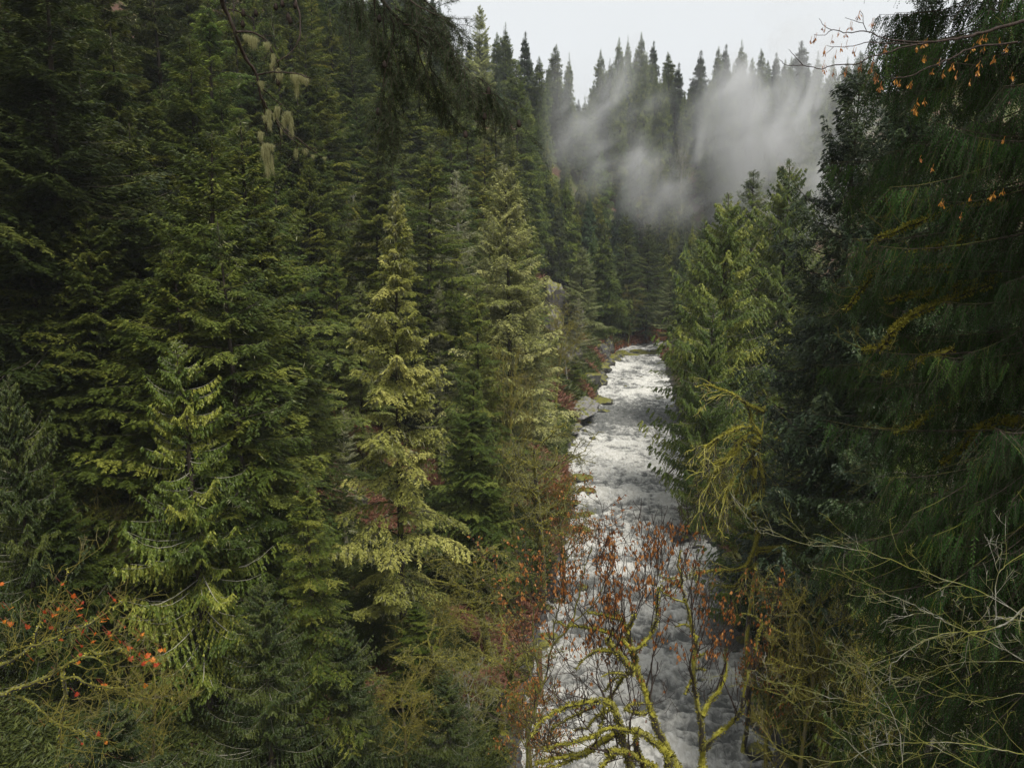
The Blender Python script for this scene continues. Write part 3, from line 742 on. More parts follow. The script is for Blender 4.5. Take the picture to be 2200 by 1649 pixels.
for sp, px, tip, bpy_, w, lab, kw in HERO:
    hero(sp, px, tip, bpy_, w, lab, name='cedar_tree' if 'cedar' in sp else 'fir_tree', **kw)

# skyline trees: tip px, tip py, distance, width px
SKT = [(x_, 0, 0, 0) for x_ in ()] + [(1030, 12, 330, 95), (1088, 48, 380, 85), (1128, 68, 390, 60), (985, 70, 330, 70), (1190, 95, 390, 75), (1222, 112, 400, 60), (1160, 120, 380, 80),
       (1290, 105, 400, 70), (1312, 125, 390, 60), (1330, 78, 420, 60), (1350, 74, 430, 45), (1378, 68, 420, 62), (1404, 88, 425, 50), (1440, 112, 400, 75), (1458, 135, 380, 60),
       (1508, 108, 400, 70), (1545, 100, 400, 60), (1560, 95, 420, 60), (1592, 84, 410, 75), (1640, 104, 400, 60), (1668, 112, 420, 55), (1725, 86, 400, 90), (1760, 108, 395, 70), (1790, 118, 380, 70), (1852, 108, 420, 75), (1880, 120, 430, 80), (1822, 122, 420, 75)]
g_ = np.random.default_rng(5)
for x_ in list(range(1275, 1860, 21)):
    x2 = x_ + g_.uniform(-7, 7); SKT.append((round(float(x2)), round(float(np.interp(x2, skx, sky_)) + g_.uniform(22, 60)), float(g_.uniform(370, 440)), 55))
ORD = 'first second third fourth fifth sixth seventh eighth ninth tenth eleventh twelfth thirteenth fourteenth fifteenth sixteenth seventeenth eighteenth nineteenth twentieth'.split()
def ordw(i):
    tens = {2: 'twenty', 3: 'thirty', 4: 'forty', 5: 'fifty', 6: 'sixty', 7: 'seventy', 8: 'eighty', 9: 'ninety'}
    if i < 20: return ORD[i]
    if i >= 99: return 'hundred and ' + ordw(i - 100)
    a, b = divmod(i + 1, 10)
    return tens[a][:-1] + 'ieth' if b == 0 else tens[a] + '-' + ORD[b - 1]
for i, (px, py, d, w) in enumerate(sorted(SKT)):
    dark = ['far_0', 'far_1', 'far_2', 'far_3'][i % 4] if d > 345 else ['dark_c', 'olive_b', 'dark_a'][i % 3]
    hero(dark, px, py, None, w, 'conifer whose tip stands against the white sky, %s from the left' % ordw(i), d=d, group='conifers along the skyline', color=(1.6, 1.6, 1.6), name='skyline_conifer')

# ------------------------------------------------------------------ fill of the slopes
RIV = [(1322, 760), (1290, 812), (1270, 880), (1225, 950), (1222, 1000), (1240, 1110), (1215, 1200), (1165, 1380), (1150, 1649), (1640, 1649), (1560, 1300), (1490, 1170), (1460, 1050), (1445, 900), (1425, 760)]
rvy = [760, 812, 880, 950, 1000, 1110, 1200, 1380, 1649]
def in_river(px, py, pad=0):
    l = np.interp(py, rvy, [1322, 1290, 1270, 1225, 1222, 1240, 1215, 1165, 1150]); r = np.interp(py, [760, 900, 1050, 1170, 1300, 1649], [1425, 1445, 1462, 1492, 1570, 1640])
    return py > 755 and l - pad < px < r + pad

tips = []
for (x, y, z, H, R, e) in TREES:
    a, b = proj([x, y, z + H * .97]); tips.append((float(a), float(b), R * FPX / max(y, 1)))
cands = []
for k in range(16000):
    d = 55 + 400 * rng.random() ** 0.8
    px = rng.uniform(-260, 2000)
    x = (px - 1100) / FPX * d * 1.02
    cands.append((d, x))
cands = np.array(sorted(cands, key=lambda q: q[0] if q[0] < 300 else 300 + rng.random()))
e_, s_ = river_rel(cands[:, 1], cands[:, 0]); zc = ground_z(cands[:, 1], cands[:, 0])
auto = []
NMAX = {'near': 50, 'mid': 110, 'far': 75, 'ridge': 100}
cnt = {'near': 0, 'mid': 0, 'far': 0, 'ridge': 0}
for (d, x), e, s, z in zip(cands, e_, s_, zc):
    if e < 3.0: continue
    zone = 'near' if d < 150 else 'mid' if (d < YB - 5) else 'far' if d < 330 else 'ridge'
    H = rng.uniform(26, 42) if zone in ('near', 'mid') else rng.uniform(22, 38)
    px, tp = [float(v) for v in proj([x, d, z + H])]; bx, bp = [float(v) for v in proj([x, d, z])]
    sky = float(skyline(px)) + 14
    if px > 900 and tp < sky:
        # shorten to keep the skyline
        nH = W(px, sky + rng.uniform(0, 30), d)[2] - z
        if nH < 16: continue
        H = nH; px, tp = [float(v) for v in proj([x, d, z + H])]
    if tp < -260 or px < -240: continue
    Rp = (H * 0.145) * FPX / d
    if px > 1480 and d < 160: continue
    if px > 1790 or (d < 300 and px > 1700): continue
    if abs(px - 1205) < 50 + Rp * .6 and tp < 700 and bp > 590 and d < 290: continue      # the grey cliff stays open
    if 700 < px + Rp and d < 150 and px < 1480:        # keep the open centre for the placed trees
        if px > 1120 or bp > 960: continue
        if d < 105: continue
    if px > 1240 - 0.2 * Rp and px < 1500 and d < YB: continue
    if any(in_river(px + q * Rp, yy) for q in (-.6, .6) for yy in (bp - 60, bp, (bp + tp) / 2)): continue
    if 540 < px < 790 and tp < 900 and 800 < bp < 1150: continue   # open leaf-littered slope
    if zone == 'near' and px < 700 and bp > 1150 and rng.random() < .5: continue
    rad = (0.66 if zone in ('near', 'mid') else 0.60) * Rp
    if any((px - a) ** 2 + ((tp - b) * 0.62) ** 2 < (rad * .5 + min(c, 110) * .34) ** 2 for a, b, c in tips): continue
    if cnt[zone] >= NMAX[zone]: continue
    cnt[zone] += 1; tips.append((px, tp, Rp)); auto.append((zone, d, x, z, H, px, tp))
print('auto', cnt)
rows = {}
for zone, d, x, z, H, px, tp in auto:
    if zone in ('far', 'ridge'): key = ('hazy conifer on the ridge beyond the bend', 'conifers on the misty far slope', 'top row' if tp < 190 else 'upper row' if tp < 270 else 'middle row' if tp < 400 else 'lower row')
    elif px > 1240: key = ('green conifer on the right bank slope', 'conifers on the right bank', 'upper row' if tp < 300 else 'lower row')
    elif zone == 'mid': key = ('dark conifer high on the left slope', 'conifers packed on the left slope', 'top row' if tp < 60 else 'upper row' if tp < 220 else 'middle row' if tp < 420 else 'lower row')
    else: key = ('dark conifer on the near left slope', 'conifers on the near left slope', 'top row' if tp < 150 else 'upper row' if tp < 450 else 'middle row' if tp < 800 else 'lower row')
    rows.setdefault(key, []).append((px, tp, zone, d, x, z, H))
for key, L_ in rows.items():
    for i, (px, tp, zone, d, x, z, H) in enumerate(sorted(L_)):
        if zone in ('far', 'ridge'): sp = 'far_%d' % rng.integers(0, 4)
        elif d > 200: sp = ['far_0', 'far_2', 'dark_c', 'dark_a', 'far_3'][rng.integers(0, 5)]
        else: sp = ['dark_a', 'dark_b', 'dark_c', 'ragged_a', 'green_a', 'ragged_b'][rng.integers(0, 6)] if px < 820 else ['ragged_a', 'dark_b', 'green_a', 'dark_a', 'ragged_b'][rng.integers(0, 5)]
        if zone in ('near', 'mid') and rng.random() < .03 and px > 820: sp = 'snag'
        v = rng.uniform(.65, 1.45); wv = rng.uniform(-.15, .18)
        if px < 750: v *= .62 + .45 * max(px, 0) / 750  # left-slope shade painted into the crown colour, deeper towards the edge
        elif px > 820: v *= 1.2  # brighter light of the centre painted in as a lifted crown tint
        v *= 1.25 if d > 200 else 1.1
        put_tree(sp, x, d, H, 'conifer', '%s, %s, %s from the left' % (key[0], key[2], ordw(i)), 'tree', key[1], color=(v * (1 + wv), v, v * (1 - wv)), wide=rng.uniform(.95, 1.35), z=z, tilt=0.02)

g_ = np.random.default_rng(77)
xs_ = np.arange(1268, 1850, 13.0)
for i, x_ in enumerate(xs_):
    x2 = float(x_ + g_.uniform(-5, 5)); tp = float(np.interp(x2, skx, sky_)) + g_.uniform(18, 75)
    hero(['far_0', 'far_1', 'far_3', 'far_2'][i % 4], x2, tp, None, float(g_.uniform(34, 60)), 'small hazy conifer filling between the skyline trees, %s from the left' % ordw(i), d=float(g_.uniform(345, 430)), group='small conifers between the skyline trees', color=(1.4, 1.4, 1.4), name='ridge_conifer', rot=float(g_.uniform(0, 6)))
for x2, tp, d2, lab in ((1990, -60, 78, 'black-green fir glimpsed through the near cedar fronds, upper one'), (2110, 40, 70, 'black-green fir behind the near cedar, close to the picture edge'), (2060, 330, 64, 'lower black-green fir behind the near cedar fronds'), (2180, 420, 56, 'dark fir behind the lowest curtains of the near cedar')):
    hero('shade_fir', x2, tp, None, 380, lab, d=d2, rot=float(d2), name='fir_tree', color=(.8, .9, .75))
# trees wholly hidden behind others are left out
HIDDEN = [25, 26, 27, 29, 55, 59, 60, 104, 132, 134, 136, 140, 141, 142, 143, 144, 145, 146, 147, 148, 149, 150, 151, 152, 153, 154, 155, 156, 157, 158, 159, 160, 161, 162, 163, 164, 165, 167, 168, 169, 170, 177, 179, 182, 194, 205, 206, 211, 219, 220, 248, 261, 276]
for nm in ['conifer.%03d' % k for k in HIDDEN]:
    o = bpy.data.objects[nm]
    for c in list(o.children): bpy.data.objects.remove(c, do_unlink=True)
    bpy.data.objects.remove(o, do_unlink=True)
TREES = []

# ------------------------------------------------------------------ bare trees placed in the photo
BARE = [
 ('alder', 720, 395, 760, 'leafless lichen-pale shrub tree with red twigs on the cliff edge', 190, {}),
 ('maple', 1145, 860, None, 'mossy leafless maple with spreading crown on the shadowed bank', 330, dict(d=84)),
 ('alder_b', 1115, 720, 1180, 'pale twiggy alder in front of the big olive fir', 240, dict(d=92)),
 ('alder_b', 1195, 640, 900, 'fine-twigged alder beside the bare gravel patch', 150, {}),
 ('maple_leaf', 1190, 1000, None, 'leafless maple with rusty seed clusters over the rock ledges', 230, dict(d=86)),
 ('maple', 1040, 1120, None, 'moss-covered maple in the dim hollow by the river', 330, dict(d=70)),
 ('alder', 470, 740, 1000, 'forked yellowish bare alder beside the redcedar top', 150, {}),
 ('alder', 555, 770, 1010, 'bare pale alder on the brown slope', 130, {}),
 ('alder_b', 225, 1010, 1420, 'leafless tree with mossy trunk below the low-boughed fir', 210, {}),
 ('alder', 1220, 700, 830, 'small pinkish-white bare tree on the rocky point', 90, {}),
 ('alder_b', 1350, 600, 745, 'bare tree over the red bracken at the bend', 80, {}),
 ('alder', 1410, 330, None, 'reddish bare tree halfway up the misty slope', 70, dict(d=330)),
 ('alder', 1470, 300, None, 'tall pale bare tree in the mist', 60, dict(d=340)),
 ('maple', 1615, 860, None, 'maple with long bright moss-hung limbs beside the riverside cedar', 330, dict(d=80)),
 ('maple', 1800, 1130, None, 'mossy maple tangled into the dim bank above the river', 400, dict(d=52)),
 ('alder_b', 1760, 1250, None, 'bare thicket tree with mossy stems at the river corner', 330, dict(d=48)),
 ('alder_b', 1960, 1240, None, 'bare thicket tree under the pale arching branches', 360, dict(d=38)),
 ('maple_leaf', 1690, 1230, None, 'thin maple with a few rusty leaves beside the dark pool', 230, dict(d=56)),
 ('alder_b', 960, 1240, None, 'tangled bare alder above the mossy boulders', 280, dict(d=62)),
 ('maple', 900, 1330, None, 'low mossy maple tangle beneath the tall yellow-green fir', 330, dict(d=58)),
 ('maple', 1080, 1320, None, 'mossy maple arching over the boulders in the hollow', 300, dict(d=60)),
 ('maple_leaf', 1120, 1430, None, 'small rusty-leaved maple at the bottom edge by the water', 260, dict(d=52)),
 ('alder_b', 850, 1400, None, 'thin twiggy alder at the bottom edge under the tall fir', 260, dict(d=50)),
 ('alder', 1000, 1390, None, 'pale thin alder standing in the dim hollow', 200, dict(d=56)),
 ('alder_b', 300, 1400, None, 'dim bare alder in the shade behind the orange leaves', 260, dict(d=42)),
]
for sp, px, tip, bpy_, lab, w, kw in BARE:
    put_bare(sp, px, tip, bpy_, lab, w, name='maple_tree' if 'maple' in sp else 'alder_tree', **kw)

# ------------------------------------------------------------------ traced limbs (each path has its own depth and thickness)
def trace(pts, d, org, s, dd=0.0, g=None, n=None, rough=0.03):
    """photo path -> world path at distance d (+dd along it) with a wandering depth"""
    m = len(pts); w = []
    dv = np.cumsum((g.normal(0, 1, m) if g is not None else np.zeros(m))) * d * 0.006
    for i, (a, b) in enumerate(pts):
        w.append(W(org[0] + a / s, org[1] + b / s, d + dd * i / max(m - 1, 1) + dv[i]))
    n = n or max(6, m * 4)
    P = resample(w, n)
    if g is not None:
        step = np.linalg.norm(P[-1] - P[0]) / n
        P = P + g.normal(0, rough * step * 2, P.shape) * np.linspace(0.3, 1, n)[:, None]
    return P

def limb_levels(paths, d, org, s, g, rough=0.12, lump=0.25, unit=None):
    """paths: (points, r0, r1[, depth drift]) radii in source pixels of the crop"""
    lv = []
    for p in paths:
        P = trace(p[0], d, org, s, p[3] if len(p) > 3 else 0.0, g, rough=rough)
        n = len(P); k = d / FPX / s
        R = np.linspace(p[1], p[2], n) * k
        R = R * (1 + lump * vn(np.arange(n) * 0.9, np.full(n, len(lv) * 3.7), seed=5))
        lv.append((P[None], R[None]))
    return lv

def ends(lv, every=3, tmin=0.3):
    S, D, R = [], [], []
    for P, Rr in lv:
        P = P[0]; n = len(P)
        for i in range(int(n * tmin), n - 1, every):
            S.append(P[i]); D.append(P[i + 1] - P[i]); R.append(Rr[0, i])
    return np.array(S), np.array(D), np.array(R)

def hang_leaves(P, n, g, ln, w, mat, name, jitter=0.05, down=1.0, k=1, fold=0.0):
    i = g.integers(0, len(P), n)
    p = P[i] + g.normal(0, jitter, (n, 3))
    if k > 1: p = np.repeat(p, k, 0)
    m = len(p); d = norm(np.array([0, 0, -down]) + 0.75 * rv(m, g)); wd = norm(np.cross(d, rv(m, g)))
    V, F = leaves(p, d, wd, ln * (.6 + .7 * g.random(m)), w * (.6 + .7 * g.random(m)), fat=.6, fold=fold)
    return new_mesh(name, V, F, M[mat], attr={'tint': np.repeat(g.random(n), k)})

def tree_from(name, label, levels_limb, twig_levels, mat, twig_mat, extra, base=None, cat_='tree', group=None):
    base = levels_limb[0][0][0, 0] if base is None else np.asarray(base)
    e = bpy.data.objects.new(name, None); col.objects.link(e); e.location = base
    tag(e, label, cat_, group)
    off = lambda L_: [(P - base, R) for P, R in L_]
    V, F = cat([tubes(P, R, 10) for P, R in off(levels_limb)])
    link('trunk', new_mesh('limbs', V, F, mat, smooth=True), e)
    if twig_levels:
        V, F = cat([tubes(P, R, 4) for P, R in off(twig_levels)])
        link('twigs', new_mesh('twigs', V, F, twig_mat, attr={'tint': np.zeros(len(F))}, smooth=True), e)
    for nm, me in extra:
        o = link(nm, me, e)
        if nm in ('seed_clusters',): o['kind'] = 'stuff'
        me.transform(__import__('mathutils').Matrix.Translation([-float(c) for c in base]))
    return e

# hero maple over the rapids
g = np.random.default_rng(101)
ORG, SC = (1080, 1080), 2.898
def rooted(first, d, org, s, off=(0, 0)):
    """carry a trunk path from its lowest traced point down to the ground"""
    q = W(org[0] + first[0] / s, org[1] + first[1] / s, d)
    zg = gz(q[0] + off[0], q[1] + off[1])
    return q, np.array([q[0] + off[0], q[1] + off[1], zg - .3])
maple_a = [
 ([(1080, 1649), (1030, 1540), (960, 1400), (920, 1280), (880, 1160), (840, 1040), (815, 940), (790, 850), (760, 760), (700, 670)], 37, 14, 1.0),
 ([(820, 925), (760, 870), (700, 820), (600, 790), (480, 770), (380, 760), (310, 735)], 22, 6, .8),
 ([(825, 920), (880, 870), (930, 800), (960, 700), (960, 640), (985, 500)], 17, 4, -.6),
 ([(745, 730), (640, 700), (580, 690), (530, 678)], 14, 7, .5),
 ([(780, 775), (805, 740), (825, 690)], 12, 6, -.5),
 ([(810, 1030), (740, 970), (690, 900), (650, 850)], 26, 14, -.8),
 ([(700, 925), (590, 920), (520, 960), (440, 1040)], 15, 4, -.5),
 ([(815, 1055), (760, 1070), (720, 1140), (670, 1210), (600, 1320)], 18, 6, .6),
 ([(770, 1070), (690, 1055), (610, 1080)], 11, 5, -.4),
 ([(720, 1080), (670, 1120), (640, 1180)], 9, 4, .3),
 ([(890, 1310), (830, 1305), (780, 1290)], 16, 12, -.3),
]
maple_b = [
 ([(1035, 1570), (950, 1490), (860, 1430), (760, 1412), (660, 1400), (560, 1450), (460, 1480), (320, 1510), (265, 1540)], 30, 9, -1.5),
 ([(800, 1649), (750, 1500), (720, 1350), (690, 1275), (640, 1235), (540, 1240), (420, 1260), (330, 1300), (230, 1370), (180, 1460)], 34, 5, -1.2),
 ([(740, 1415), (620, 1480), (540, 1540), (480, 1570), (380, 1575), (280, 1600), (200, 1615)], 28, 8, -1.0),
 ([(480, 1570), (380, 1620), (280, 1640)], 14, 6, -.5),
 ([(950, 1645), (850, 1590), (740, 1545), (650, 1550)], 24, 26, -.6),
 ([(690, 1275), (600, 1320), (520, 1400), (440, 1410)], 12, 4, .5),
 ([(560, 1270), (450, 1320), (340, 1380), (300, 1430)], 12, 4, .4),
 ([(640, 1240), (620, 1360), (600, 1390)], 10, 5, -.3),
 ([(700, 1560), (650, 1600), (610, 1649)], 18, 14, -.3),
 ([(760, 1290), (800, 1250), (870, 1245)], 11, 8, .3),
 ([(830, 1440), (830, 1500), (880, 1649)], 20, 22, .3),
]
maple_c = [
 ([(1240, 1649), (1245, 1560), (1240, 1400), (1220, 1280), (1195, 1150), (1190, 1000), (1203, 870), (1180, 760), (1140, 620), (1120, 500), (1095, 400), (1112, 290)], 30, 5, .5),
 ([(1258, 1530), (1320, 1450), (1400, 1390), (1465, 1330), (1490, 1280), (1500, 1180), (1560, 950), (1620, 750)], 24, 5, -.8),
 ([(1245, 1330), (1290, 1240), (1350, 1160), (1395, 1040), (1380, 900)], 26, 5, .8),
 ([(1190, 1080), (1160, 1130), (1135, 1195)], 13, 8, -.3),
 ([(1140, 620), (1050, 590), (970, 530), (900, 470)], 8, 3, .4),
 ([(1120, 520), (1050, 490), (960, 440)], 8, 3, -.4),
 ([(1170, 770), (1130, 755), (1075, 770)], 11, 6, .2),
 ([(1195, 970), (1240, 945), (1270, 930)], 10, 6, .2),
 ([(1195, 1040), (1235, 1030), (1262, 1042)], 9, 6, -.2),
]
def seed_maple(paths, d, seed, label, root_off, nseed, tuft, tw_up=0.22, tl=1.7, jit=None):
    g = np.random.default_rng(seed)
    lv = [(P, R_ * .84) for P, R_ in limb_levels(paths, d, ORG, SC, g)]
    P0 = lv[0][0][0]; q, root = rooted(paths[0][0][0], d, ORG, SC, root_off)
    mid = (P0[0] * .5 + root * .5) + np.array([0.3, .2, 0])
    rt = resample([root, mid, P0[0], P0[1]], 24)[:-8]
    rt = np.vstack([rt, P0[0][None]])
    r0 = lv[0][1][0, 0]
    lv.insert(0, (rt[None], np.linspace(r0 * 1.9, r0 * 1.02, len(rt))[None]))
    S, D, R = ends(lv[1:], every=3, tmin=.35)
    D = norm(norm(D) * .5 + 0.55 * rv(len(S), g) + np.array([0, 0, .55]))
    tw, tips = grow(S, D, tl, np.clip(R * .4, .008, .03), g, levels=3, kids=[3, 3], up=tw_up, wig=.22, K=7, lr=.55, rr=.6, spread=.7)
    tw = [(P, np.maximum(R_, .0065)) for P, R_ in tw]
    pts = np.concatenate([tw[1][0][:, 3:].reshape(-1, 3), tw[2][0][:, 3:].reshape(-1, 3)])
    a, b = proj(pts)
    wgt = (b < 1420) & (b > 1120)
    pts2 = pts[wgt] if wgt.sum() > 50 else pts
    ex = [('seed_clusters', hang_leaves(pts2, nseed, g, .11, .034, 'samara', 'seed_clusters', jitter=.03, k=6, down=2.0)),
          ('moss', tufts(lv, tuft, g, size=.05, name='moss', maxlv=len(lv)))]
    return tree_from('maple_tree', label, lv, tw, M['moss'], M['bark_twig'], ex, base=root)
seed_maple(maple_a, 21, 5, 'bright mossy maple with rusty seed clusters leaning over the rapids', (1.5, -2.0), 820, 26000)
seed_maple(maple_b, 20, 6, 'low mossy maple spreading thick limbs below the rusty seed maple', (1.0, -1.5), 80, 30000, tl=1.1, tw_up=.05)
seed_maple(maple_c, 23, 7, 'upright mossy maple with forked limbs over the white rapids', (0.5, -1.0), 420, 14000, tl=1.8)
# a denser rusty crown to the side
g = np.random.default_rng(44)
side_paths = [([(150, 1649), (170, 1400), (230, 1200), (300, 900), (330, 700), (350, 560)], 12, 3, .5), ([(230, 1200), (150, 1000), (120, 800), (60, 640)], 8, 3, .4), ([(300, 900), (420, 760), (470, 600), (500, 420), (560, 260)], 8, 3, -.4), ([(240, 1150), (200, 900), (190, 700), (240, 520)], 7, 3, .2), ([(420, 760), (560, 640), (640, 480), (700, 300)], 6, 2, .3)]
def thin_maple(paths, d, seed, label, n, tl=1.6, off=(-.6, 1.0), mat='mossdull', lf='samara', sz=(.085, .035)):
    g = np.random.default_rng(seed)
    lv = limb_levels(paths, d, ORG, SC, g)
    q, root = rooted(paths[0][0][0], d, ORG, SC, off); P0 = lv[0][0][0]
    rt = resample([root, root * .5 + P0[0] * .5 + .2, P0[0], P0[1]], 20)[:-7]; rt = np.vstack([rt, P0[0][None]])
    r0 = lv[0][1][0, 0]; lv.insert(0, (rt[None], np.linspace(r0 * 2, r0, len(rt))[None]))
    S, D, R = ends(lv[1:], every=2, tmin=.25)
    D = norm(norm(D) * .5 + 0.6 * rv(len(S), g) + np.array([0, 0, .4]))
    tw, _ = grow(S, D, tl, np.clip(R * .45, .008, .02), g, levels=3, kids=[4, 3], up=.15, wig=.25, K=6, lr=.55, rr=.6, spread=.8)
    tw = [(P, np.maximum(R_, .0065)) for P, R_ in tw]
    pts = np.concatenate([tw[1][0][:, 3:].reshape(-1, 3), tw[2][0][:, 3:].reshape(-1, 3)])
    ex = [('seed_clusters', hang_leaves(pts, n, g, sz[0], sz[1], lf, 'seed_clusters', jitter=.03, k=5))]
    return tree_from('maple_tree', label, lv, tw, M[mat], M['bark_twig'], ex, base=root)
thin_maple(side_paths, 25, 45, 'slender maple thick with rusty seed clusters beside the shadowed bank', 600)

# orange-leaved maple limbs in the lower corner
g = np.random.default_rng(61)
O6, S6 = (0, 1200), 3.667
P6 = [
 ([(-420, 1180), (-150, 960), (0, 842), (130, 780), (260, 690), (380, 640), (560, 560), (720, 500), (900, 370), (980, 330)], 24, 3, .5),
 ([(-420, 1180), (-200, 1120), (0, 1075), (150, 1010), (340, 940), (480, 860), (640, 770), (820, 735), (950, 715), (1030, 780)], 26, 3, -.4),
 ([(120, 1075), (250, 1130), (370, 1240), (480, 1310), (620, 1350), (700, 1400), (850, 1420)], 10, 3, -.5),
 ([(500, 950), (600, 930), (700, 990), (880, 1015), (1040, 985), (1150, 960)], 12, 3, .4),
 ([(270, 690), (290, 560), (330, 480), (520, 150), (530, 60)], 8, 3, .3),
 ([(480, 860), (500, 950), (515, 1100), (490, 1250), (480, 1400), (500, 1500)], 16, 10, .3),
 ([(0, 780), (80, 720), (130, 690)], 9, 6, .2), ([(640, 770), (760, 780), (830, 850), (870, 930)], 8, 4, .2),
 ([(700, 990), (760, 1070), (800, 1140)], 6, 3, .1), ([(550, 480), (500, 560), (440, 600)], 6, 3, .1),
]
lv = limb_levels(P6, 17, O6, S6, g)
p0 = lv[0][0][0, 0]; root = np.array([p0[0] - 2.5, p0[1] + 0.5, 0]); root[2] = gz(root[0], root[1]) - .3
rt = resample([root, root * .4 + p0 * .6 - np.array([.8, 0, 0]), p0, lv[0][0][0, 1]], 20)[:-7]; rt = np.vstack([rt, p0[None]])
lv.insert(0, (rt[None], np.linspace(.3, lv[0][1][0, 0], len(rt))[None]))
S, D, R = ends(lv[1:], every=2, tmin=.35)
D = norm(norm(D) * .6 + .6 * rv(len(S), g) + np.array([.15, 0, .15]))
tw, _ = grow(S, D, .9, np.clip(R * .5, .006, .016), g, levels=3, kids=[3, 3], up=.08, wig=.35, K=6, lr=.55, rr=.6, spread=.9)
tw = [(P, np.maximum(R_, .0045)) for P, R_ in tw]
def maple_leaf_mesh(pts, sizes, g, mat, name, st=None):
    """five-lobed leaves facing up and out"""
    angs = np.radians([-90, -62, -38, -20, 8, 28, 52, 66, 90, 114, 128, 152, 172, 200, 218, 242])
    rad = np.array([.28, .5, .32, .72, .42, .85, .5, .75, 1.0, .75, .5, .85, .42, .72, .32, .5])
    V, F, tn = [], [], []
    for p, s_ in zip(pts, sizes):
        n = norm(np.array([0, -.5, .5]) + .7 * g.normal(size=3)); a = norm(np.cross(n, [0, 0, 1.0])); b = np.cross(n, a)
        ro = g.uniform(-.8, .8) + PI; ca, sa = math.cos(ro), math.sin(ro)
        k = len(V); V.append(p)
        for an, r_ in zip(angs, rad):
            u, v = r_ * math.cos(an) * s_, r_ * math.sin(an) * s_
            u, v = u * ca - v * sa, u * sa + v * ca
            V.append(p + a * u + b * v + n * (-.25 * (u * u + v * v) / s_ + .06 * s_ * g.normal()))
        m = len(angs)
        for j in range(0, m, 2): F.append((k, k + 1 + j, k + 1 + (j + 1) % m, k + 1 + (j + 2) % m))
        tn += [g.random()] * (m // 2)
    V, F = cat([(np.array(V), np.array(F)), tubes(st[None], np.full((1, 3), .003), 4)])
    return new_mesh(name, V, F, mat, attr={'tint': np.concatenate([tn, np.zeros(len(F) - len(tn))])})
LP = [(30, 380), (75, 395), (10, 200), (30, 500), (90, 515), (220, 540), (350, 425), (350, 490), (400, 545), (435, 555), (455, 400), (510, 400), (545, 410), (410, 450), (425, 448), (575, 300), (645, 350), (610, 395), (640, 385), (630, 440), (680, 490), (645, 580), (490, 635), (820, 470), (855, 470), (815, 495), (905, 325), (915, 345), (980, 540), (860, 585), (860, 610), (880, 640), (725, 655), (745, 590), (950, 655), (645, 690), (640, 755), (620, 815), (1010, 700), (1020, 720), (1025, 790), (1090, 635), (1115, 600), (1095, 755), (1160, 770), (1180, 755), (1170, 800), (1205, 800), (1235, 835), (1125, 830), (1270, 720), (1295, 725), (1255, 820), (455, 905), (255, 800), (810, 1000), (830, 1000), (1150, 1003), (605, 1070), (770, 1385), (835, 1450), (650, 1455), (350, 1310), (490, 200), (1215, 845), (1145, 815), (1030, 700)]
pts = [W(O6[0] + a / S6, O6[1] + b / S6, 17 + g.normal(0, .35)) for a, b in LP]
# petioles
pt = np.array(pts); pet = np.stack([pt, pt + np.array([-.05, 0, .08]), pt + np.array([-.14, .02, .16])], 1)
tree_from('maple_tree', 'maple with a few bright orange leaves on mossy branches reaching in from the side', lv, tw, M['mossdull'], M['bark_olive'], [('orange_leaf', maple_leaf_mesh([q], [g.uniform(.045, .105)], g, M['mapleleaf'], 'orange_leaf', pet[i])) for i, q in enumerate(pts)] + [('moss', tufts(lv, 9000, g, size=.045, name='moss', maxlv=len(lv)))], base=root)

# pale bare branches arching in over the bank
g = np.random.default_rng(71)
O4, S4 = (1100, 824), 2.0
P4 = [
 ([(2500, 1180), (2330, 1080), (2199, 1000), (2000, 885), (1830, 830), (1640, 760), (1480, 712), (1280, 690), (1100, 640), (1010, 615)], 7, 1.6, .8),
 ([(2500, 1330), (2330, 1260), (2199, 1190), (2050, 1110), (1880, 1030), (1780, 980), (1680, 930), (1560, 880), (1420, 780)], 6, 1.8, -.8),
 ([(2500, 700), (2330, 860), (2199, 960), (2120, 1030), (2000, 1065), (1880, 1070), (1760, 1110), (1640, 1200), (1620, 1290)], 10, 3, .5),
 ([(2500, 1500), (2300, 1600), (2199, 1590), (2100, 1570), (1900, 1540), (1700, 1545), (1560, 1560), (1400, 1620), (1200, 1590), (1040, 1520)], 7, 2, .6),
 ([(2300, 1780), (2100, 1700), (1900, 1600), (1750, 1520), (1660, 1450), (1500, 1380), (1300, 1330), (1140, 1280)], 6, 1.8, .4),
 ([(1750, 1800), (1560, 1649), (1400, 1500), (1280, 1430), (1150, 1330), (1010, 1260)], 5, 1.6, .8),
 ([(1690, 1800), (1680, 1649), (1660, 1480), (1580, 1320), (1500, 1180)], 6, 2, .4),
 ([(2080, 1000), (2080, 850), (2120, 780), (2199, 730)], 5, 3, .3),
 ([(1880, 1070), (1900, 1120), (1960, 1060), (1950, 1180)], 3, 1.5, .2),
 ([(1640, 1200), (1540, 1230), (1380, 1190)], 3, 1.4, .2), ([(2150, 1190), (1900, 1200), (1760, 1250), (1640, 1290)], 3, 1.5, .4),
 ([(2170, 1330), (1990, 1360), (1820, 1300)], 3, 1.4, .2),
]
